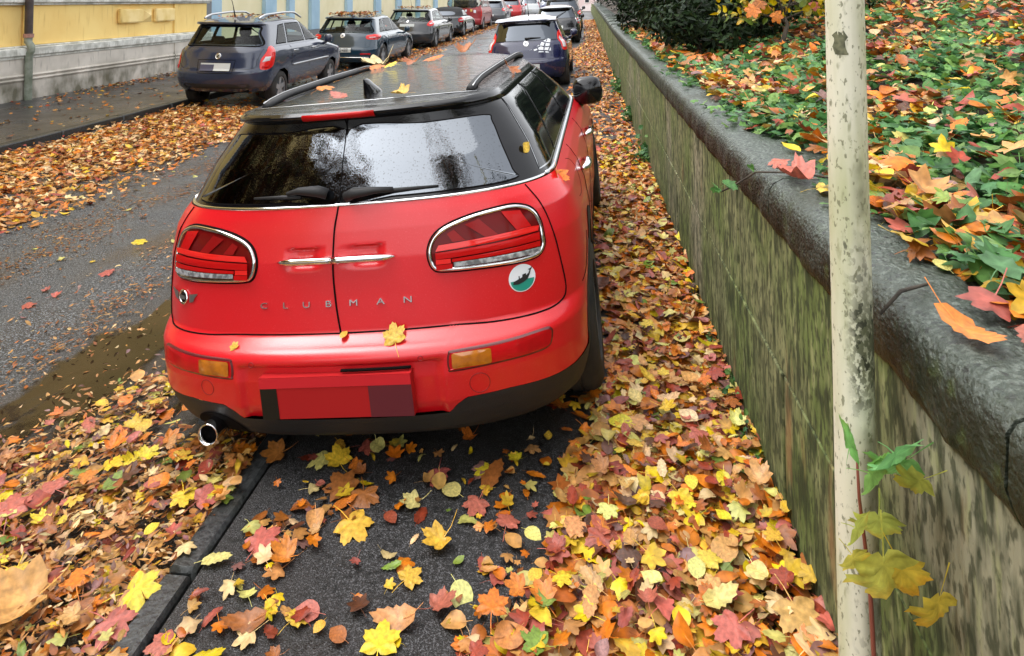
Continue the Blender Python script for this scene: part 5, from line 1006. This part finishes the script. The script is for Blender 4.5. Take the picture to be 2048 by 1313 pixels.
# maple seedling growing up before the pole
t = empty('maple_seedling', (.522, 1.39, PAVE + .03)); tag(t, 'wilting green to yellow maple seedling growing beside the cream pole', 'seedling')
sp = np.array([(0, 0, 0), (.01, -.01, .3), (.0, -.015, .6), (-.02, -.03, .76), (-.03, -.05, .86)]); MB().tube(sp, [.006, .005, .004, .003, .002], 6).build('stem', M('reddish_stem', (.22, .06, .04), .5), t, smooth=True)
for (dx, dz, s, c1, tilt, roll, rz) in ((-.045, .885, .10, (.16, .36, .10), 35, 70, .2), (.015, .90, .15, (.14, .34, .12), 40, 150, -.15), (.045, .855, .13, (.15, .33, .10), 50, 215, .3), (-.01, .84, .11, (.20, .38, .10), 62, 120, .1), (.07, .835, .09, (.36, .36, .07), 60, 235, 0),
        (-.055, .775, .09, (.36, .40, .08), 60, 130, .2), (-.005, .765, .12, (.34, .38, .08), 65, 185, -.2), (-.005, .70, .165, (.42, .42, .08), 78, 182, .1), (.03, .685, .12, (.50, .38, .05), 80, 160, -.2), (.075, .66, .12, (.48, .37, .05), 75, 200, .35), (-.06, .72, .08, (.44, .40, .07), 70, 150, 0)):
    V, T, vb = tpl('c', 3, 0); V[:, :2] *= 1 + .28 * (np.hypot(V[:, :1], V[:, 1:2]) - .38); V[:, 2] += bendz(V, np.array([-.22, .12, .1, 1.3])); V = V * s * .86; me = set_mesh('leaf', V, T, np.clip(np.array([c1]) * 1.55 * vb[:, None] * np.where(V[:, 1:2] > .3 * s, np.array([[1.25, .95, .8]]), 1), 0, 1), m_foli)
    o = bpy.data.objects.new('leaf', me); COL.objects.link(o); o.parent = t; o.location = (dx, -.085 + .03 * math.sin(roll), dz - PAVE + .10); o.rotation_euler = (R_(tilt), R_(roll), rz)
# twig on the coping
tw = MB().tube([(.70, 1.50, 1.243), (.63, 1.46, 1.243), (.585, 1.45, 1.20)], [.003, .004, .003], 6).build('twig', m_bark, smooth=True); tag(tw, 'short reddish twig lying across the coping beside the pole', 'twig')

# ------------------------------------------------------------------ single leaves that show large
CN = {'y': 'golden yellow', 'Y': 'bright yellow', 'o': 'orange', 't': 'tan', 'b': 'brown', 'k': 'pinkish red', 'r': 'rusty red', 'p': 'pale cream', 'd': 'dark brown', 'v': 'mauve grey', 'g': 'olive green', 'c': 'buff', 'n': 'light brown'}
KN = {'m': 'maple leaf', 'r': 'oval leaf', 'o': 'oak leaf', 'c': 'curled maple leaf'}
TP = {}
def leafmesh(k, v):
    if (k, v) not in TP:
        q = np.random.default_rng(hash((ord(k), v)) % 1000); V, T, vb = tpl(k, 3 if k in 'mc' else 2); c = {'flat': q.normal(0, .12, 4), 'wavy': q.normal(0, .35, 4) + np.array([0, .3, 0, .8]), 'cupped': np.array([.5, .75, 0, .5]), 'folded': np.array([.1, 1.5, .3, .3])}[v]
        if k == 'c': c = c + np.array([.5, .5, .2, .5])
        V[:, 2] += bendz(V, c) - (bendz(V, c).min() if v in ('cupped', 'folded') else 0); TP[(k, v)] = set_mesh('leaf', V, T, np.repeat(vb[:, None], 3, 1), m_leaf1)
    return TP[(k, v)]
used = set(); GN = 'single leaves lying nearest the camera'
def leaf(x, y, z, c, k, s, label, v='flat', n=(0, 0, 1), yaw=None, group=GN):
    o = bpy.data.objects.new('leaf', leafmesh(k, v)); COL.objects.link(o); n = Vector(n).normalized(); yaw = rng.uniform(0, 6.28) if yaw is None else yaw
    o.matrix_world = Matrix.Translation((x, y, z)) @ n.to_track_quat('Z', 'Y').to_matrix().to_4x4() @ Matrix.Rotation(yaw, 4, 'Z') @ Matrix.Scale(s, 4)
    o.color = (*[min(1, a * rng.uniform(.9, 1.1)) for a in PAL[c]], 1); return tag(o, label, 'leaf', group)
def zone(x, y):
    if x < -1.6: return 'in the wet gutter litter'
    if x < -1.3: return 'against the kerb stone'
    if x < edge(y) - .3: return 'on asphalt behind the red car'
    if x < .3: return 'at the leaf drift edge'
    return 'in the drift near the mossy wall'
EXPL = [(-.78,2.21,'y','m',.140),(-.86,2.36,'b','m',.141),(-.78,2.34,'b','m',.122),(-.47,2.17,'y','c',.114),(-.35,2.47,'b','o',.135),(-.48,2.39,'p','r',.087),(-.38,2.34,'k','m',.103),(-.27,2.26,'k','m',.095),(-.54,2.02,'y','m',.089),(-.53,1.89,'t','o',.125),(-.56,1.81,'Y','m',.120),(-.43,1.94,'k','m',.099),(-.34,1.83,'o','m',.073),(-.27,1.90,'o','m',.103),(-.20,1.97,'o','m',.082),(-.16,2.02,'y','r',.055),(-1.04,2.09,'k','m',.134),(-.93,2.06,'o','c',.099),(-1.15,2.03,'p','o',.089),(-1.33,1.91,'Y','m',.139),(-.82,1.86,'y','m',.080),(-.94,1.84,'b','o',.117),(-1.13,1.76,'k','m',.094),(-1.33,1.81,'k','m',.132),(-1.63,1.88,'t','c',.220),(-1.77,1.98,'Y','m',.108),(-1.94,2.33,'k','m',.113),(-2.01,2.21,'k','m',.148),(-1.82,2.46,'Y','m',.110),(-1.88,2.56,'o','c',.103),(-1.85,2.70,'y','r',.088),(-1.34,2.28,'k','m',.114),(-1.42,2.30,'Y','m',.105),(.35,2.45,'Y','r',.062),(.46,2.46,'Y','r',.066),(.30,2.38,'Y','m',.101),(.58,2.44,'t','c',.107),(.31,2.09,'p','r',.070),(.48,2.08,'p','r',.081),(.56,2.20,'y','m',.070),(.38,1.91,'k','m',.117),(.35,1.99,'p','o',.105),(.55,1.96,'t','m',.148),(.55,2.05,'r','m',.085),(.18,2.04,'p','r',.066),(.16,1.97,'k','m',.069),(.43,2.29,'Y','r',.055),(.21,2.25,'r','r',.067),(.17,2.20,'k','m',.084),(.06,2.30,'p','m',.082),(.03,2.18,'r','m',.100),(-.06,2.21,'t','m',.095),(0,1.96,'t','o',.098),(-.18,2.17,'p','r',.063),(-.74,1.85,'y','r',.041),(-.68,1.83,'b','r',.060),(-1.17,2.51,'b','m',.114),(-.81,2.59,'p','r',.077),(-.16,2.71,'y','r',.047),(-3.36,4.80,'Y','m',.128),(-3.19,4.27,'k','m',.128),(-3.33,3.78,'k','m',.108),(-3.38,3.97,'k','c',.063),(-3.72,5.37,'o','c',.076),(-1.57,2.36,'k','r',.073),(-1.82,2.29,'y','m',.078),(-1.87,2.39,'o','m',.086),(-.95,2.37,'k','r',.046),(-.66,2.25,'r','r',.057),(.32,3.58,'Y','m',.093),(.31,2.87,'Y','m',.090),(.15,3.05,'y','r',.075),(.18,2.78,'t','m',.119),(.42,2.71,'k','m',.088),(.57,2.76,'p','c',.078)]
VW = ['flat', 'wavy', 'cupped', 'folded']; VN = {'flat': 'lying flat', 'wavy': 'with wavy lobes', 'cupped': 'cupped upward', 'folded': 'folded along its middle'}
def uniq(c, k, s, x, y, v):
    zn = 'on the bare road left of the red car' if x < -3 else zone(x, y); sz = 'large ' if s > .105 else 'small ' if s < .066 else ''
    for extra in ('',):
        for vv in [v] + VW:
            l = f'{sz}{CN[c]} {KN[k]} {VN[vv]} {zn}'.replace('folded along its middle', 'folded lengthwise').replace('with wavy lobes on the bare road left of', 'on bare road left of').replace('lying flat on the bare road left of', 'flat on bare road left of').replace('cupped upward on the bare road left of', 'cupped on bare road left of')
            if l not in used: used.add(l); return l, vv
    return None, v
def gz(x, y):
    if x < -1.3: return .066 + .05 * np.clip((x + 1.9) / .6, 0, 1) if x > -2.6 and y < 3 else .024
    if x < edge(y): return PAVE + .014
    return PAVE + .058 + .035 * np.clip((x - .25) / .4, 0, 1) ** 2
nl = 0
for (x, y, c, k, s) in EXPL:
    l, v = uniq(c, k, s, x, y, VW[rng.integers(2)] if k != 'c' else 'cupped')
    if l is None: continue
    tl = .10 if v == 'flat' else .3
    leaf(x, y, float(gz(x, y)), c, k, s, l, v, (rng.normal(0, tl * .5), rng.normal(-.12, tl * .5), 1)); nl += 1
tries = 0
while nl < 235 and tries < 4000:
    tries += 1; zz = rng.choice(4, p=[.30, .17, .33, .20])
    x, y = [(rng.uniform(-.2, .6), rng.uniform(1.75, 3.3)), (rng.uniform(-1.1, -.2), rng.uniform(1.75, 2.75)), (rng.uniform(-2.3, -1.3), rng.uniform(1.8, 2.9)), (rng.uniform(0, .6), rng.uniform(2.2, 4.2))][zz]
    k = 'mmmroc'[rng.integers(6)]; c = rng.choice(list('yYotbkrpdvgcn'), p=[.13, .09, .16, .16, .12, .06, .06, .06, .03, .03, .02, .04, .04]); s = float(rng.choice([.05, .07, .08, .09, .112])) * rng.uniform(.93, 1.05); v = VW[rng.choice(4, p=[.4, .35, .15, .1])]
    l, v = uniq(c, k, s, x, y, v)
    if l is None: continue
    leaf(x, y, float(gz(x, y)) - .004, c, k, s, l, v, (rng.normal(0, .14), rng.normal(-.1, .14), 1)); nl += 1
# leaves stuck on the red car
def carleaf(p, n, c, k, s, label, v='flat', yaw=None):
    w = RC @ np.array(p) + np.array([CX, CY, CZ]); nn = RC @ np.array(n, float); nn /= np.linalg.norm(nn); w = w + nn * .008; leaf(*w, c, k, s, label, v, nn, yaw, 'leaves stuck on the red car')
carleaf((.207, .018, .568), (0, -.75, .6), 'y', 'm', .098, 'golden maple leaf stuck on the red bumper ledge under the door gap', 'flat', .4)
carleaf((-.405, .028, .556), (0, -.75, .6), 'y', 'm', .040, 'small yellow leaf scrap on the left of the red bumper ledge', 'wavy')
carleaf((.013, .030, .580), (0, -.4, 1), 'y', 'r', .036, 'tiny yellow leaf caught in the seam below the rear doors')
carleaf((.80, .47, .995), (.75, -.35, .6), 'o', 'm', .10, 'orange leaf clinging to the red shoulder beside the rear side glass', 'folded', 2.6)
zr_ = lambda x, y: float(droof(x, y))
for x, y, c, k, s, lab, v in ((-.33, .80, 'o', 'm', .11, 'orange and yellow maple leaf on the roof left of the fin aerial', 'wavy'), (-.10, .45, 'k', 'o', .11, 'pale pink leaf near the rear edge of the wet roof', 'cupped'), (.19, .42, 'y', 'm', .10, 'yellow leaf just right of the fin aerial on the roof', 'folded'),
        (-.42, 1.95, 'c', 'c', .22, 'big buff leaf curling up by the left roof rail', 'cupped'), (-.38, 1.72, 'o', 'm', .13, 'orange leaf below the big buff one on the roof', 'flat'), (-.22, 1.60, 'Y', 'm', .11, 'bright yellow leaf in the middle of the wet roof', 'wavy'), (-.10, 1.62, 'b', 'm', .13, 'brown leaf overlapping the yellow one on the roof', 'folded'), (.02, 1.70, 'o', 'm', .15, 'rusty orange leaf on the middle of the roof, right of the pair', 'wavy'), (.12, 2.15, 'b', 'c', .17, 'brown leaf standing curled at the front of the roof', 'folded')):
    carleaf((x, y, zr_(x, y) + .006), (0, -.25, 1), c, k, s, lab, v)
carleaf((.53, 1.25, 1.385), (.7, -.1, .8), 'b', 'm', .13, 'brown orange leaf draped over the right roof edge', 'folded', 2.2)
carleaf((.684, .40, 1.125), (.9, -.55, .3), 'y', 'r', .055, 'small yellow leaf stuck on the right side glass', 'wavy')
# leaves on the coping
for x, y, c, k, s, lab, v in ((.735, 2.20, 'y', 'm', .13, 'golden maple leaf on the coping left of the pole', 'wavy'), (.70, 2.30, 'k', 'c', .15, 'pinkish folded leaf beside the golden one on the coping', 'folded'), (.70, 2.55, 'k', 'm', .09, 'small red leaf near the coping edge', 'wavy'), (.80, 1.80, 'y', 'o', .11, 'ragged yellow leaf on the coping right behind the pole', 'wavy'), (.78, 1.60, 'p', 'r', .05, 'little cream leaf alone on the wet coping by the pole', 'flat'), (.92, 1.62, 'k', 'm', .12, 'pinkish red maple leaf at the coping inner edge', 'folded'), (.98, 1.55, 'r', 'm', .12, 'rusty red leaf beside the pinkish one near the ivy', 'wavy'),
        (.665, 1.30, 'o', 'o', .13, 'orange tan oak leaf tipping over the coping edge', 'wavy'), (.76, 1.26, 'k', 'o', .11, 'dull pink leaf with long yellow stalk on the coping', 'cupped'), (.86, 1.33, 'r', 'm', .15, 'large rusty brown leaf lying on the near coping', 'wavy'), (.90, 1.25, 'b', 'm', .14, 'crumpled brown leaf under the rusty one on the near coping', 'cupped'), (.98, 1.20, 'y', 'm', .12, 'golden leaf at the right margin of the coping', 'flat'), (.80, 2.75, 'Y', 'r', .08, 'bright yellow oval leaf at the ivy margin on the coping', 'cupped'), (.76, 3.2, 'r', 'm', .09, 'red maple leaf by the ivy on the farther coping', 'wavy')):
    leaf(x, y, 1.248, c, k, s, lab, v, (rng.normal(0, .12) - .1, rng.normal(-.1, .1), 1), None, 'leaves on the coping')

for x, y, z, c, k, sz, lab, n in ((1.52, 6.25, 1.74, 'o', 'm', .17, 'large orange maple leaf snagged low in the yellow leaved bush', (-.3, -1, .5)), (1.70, 6.22, 1.69, 'o', 'm', .15, 'orange maple leaf hanging point down under the yellow leaved bush', (.2, -1, .3)), (1.60, 6.35, 1.80, 'b', 'm', .15, 'brownish orange leaf behind the two snagged in the yellow bush', (0, -1, .6)), (2.15, 6.6, 1.78, 'k', 'm', .12, 'pinkish red leaf caught high in the twigs near the pole', (0, -1, .4))):
    leaf(x, y, z, c, k, sz, lab, 'wavy', n, rng.uniform(2.4, 3.8), 'leaves caught in the bush')
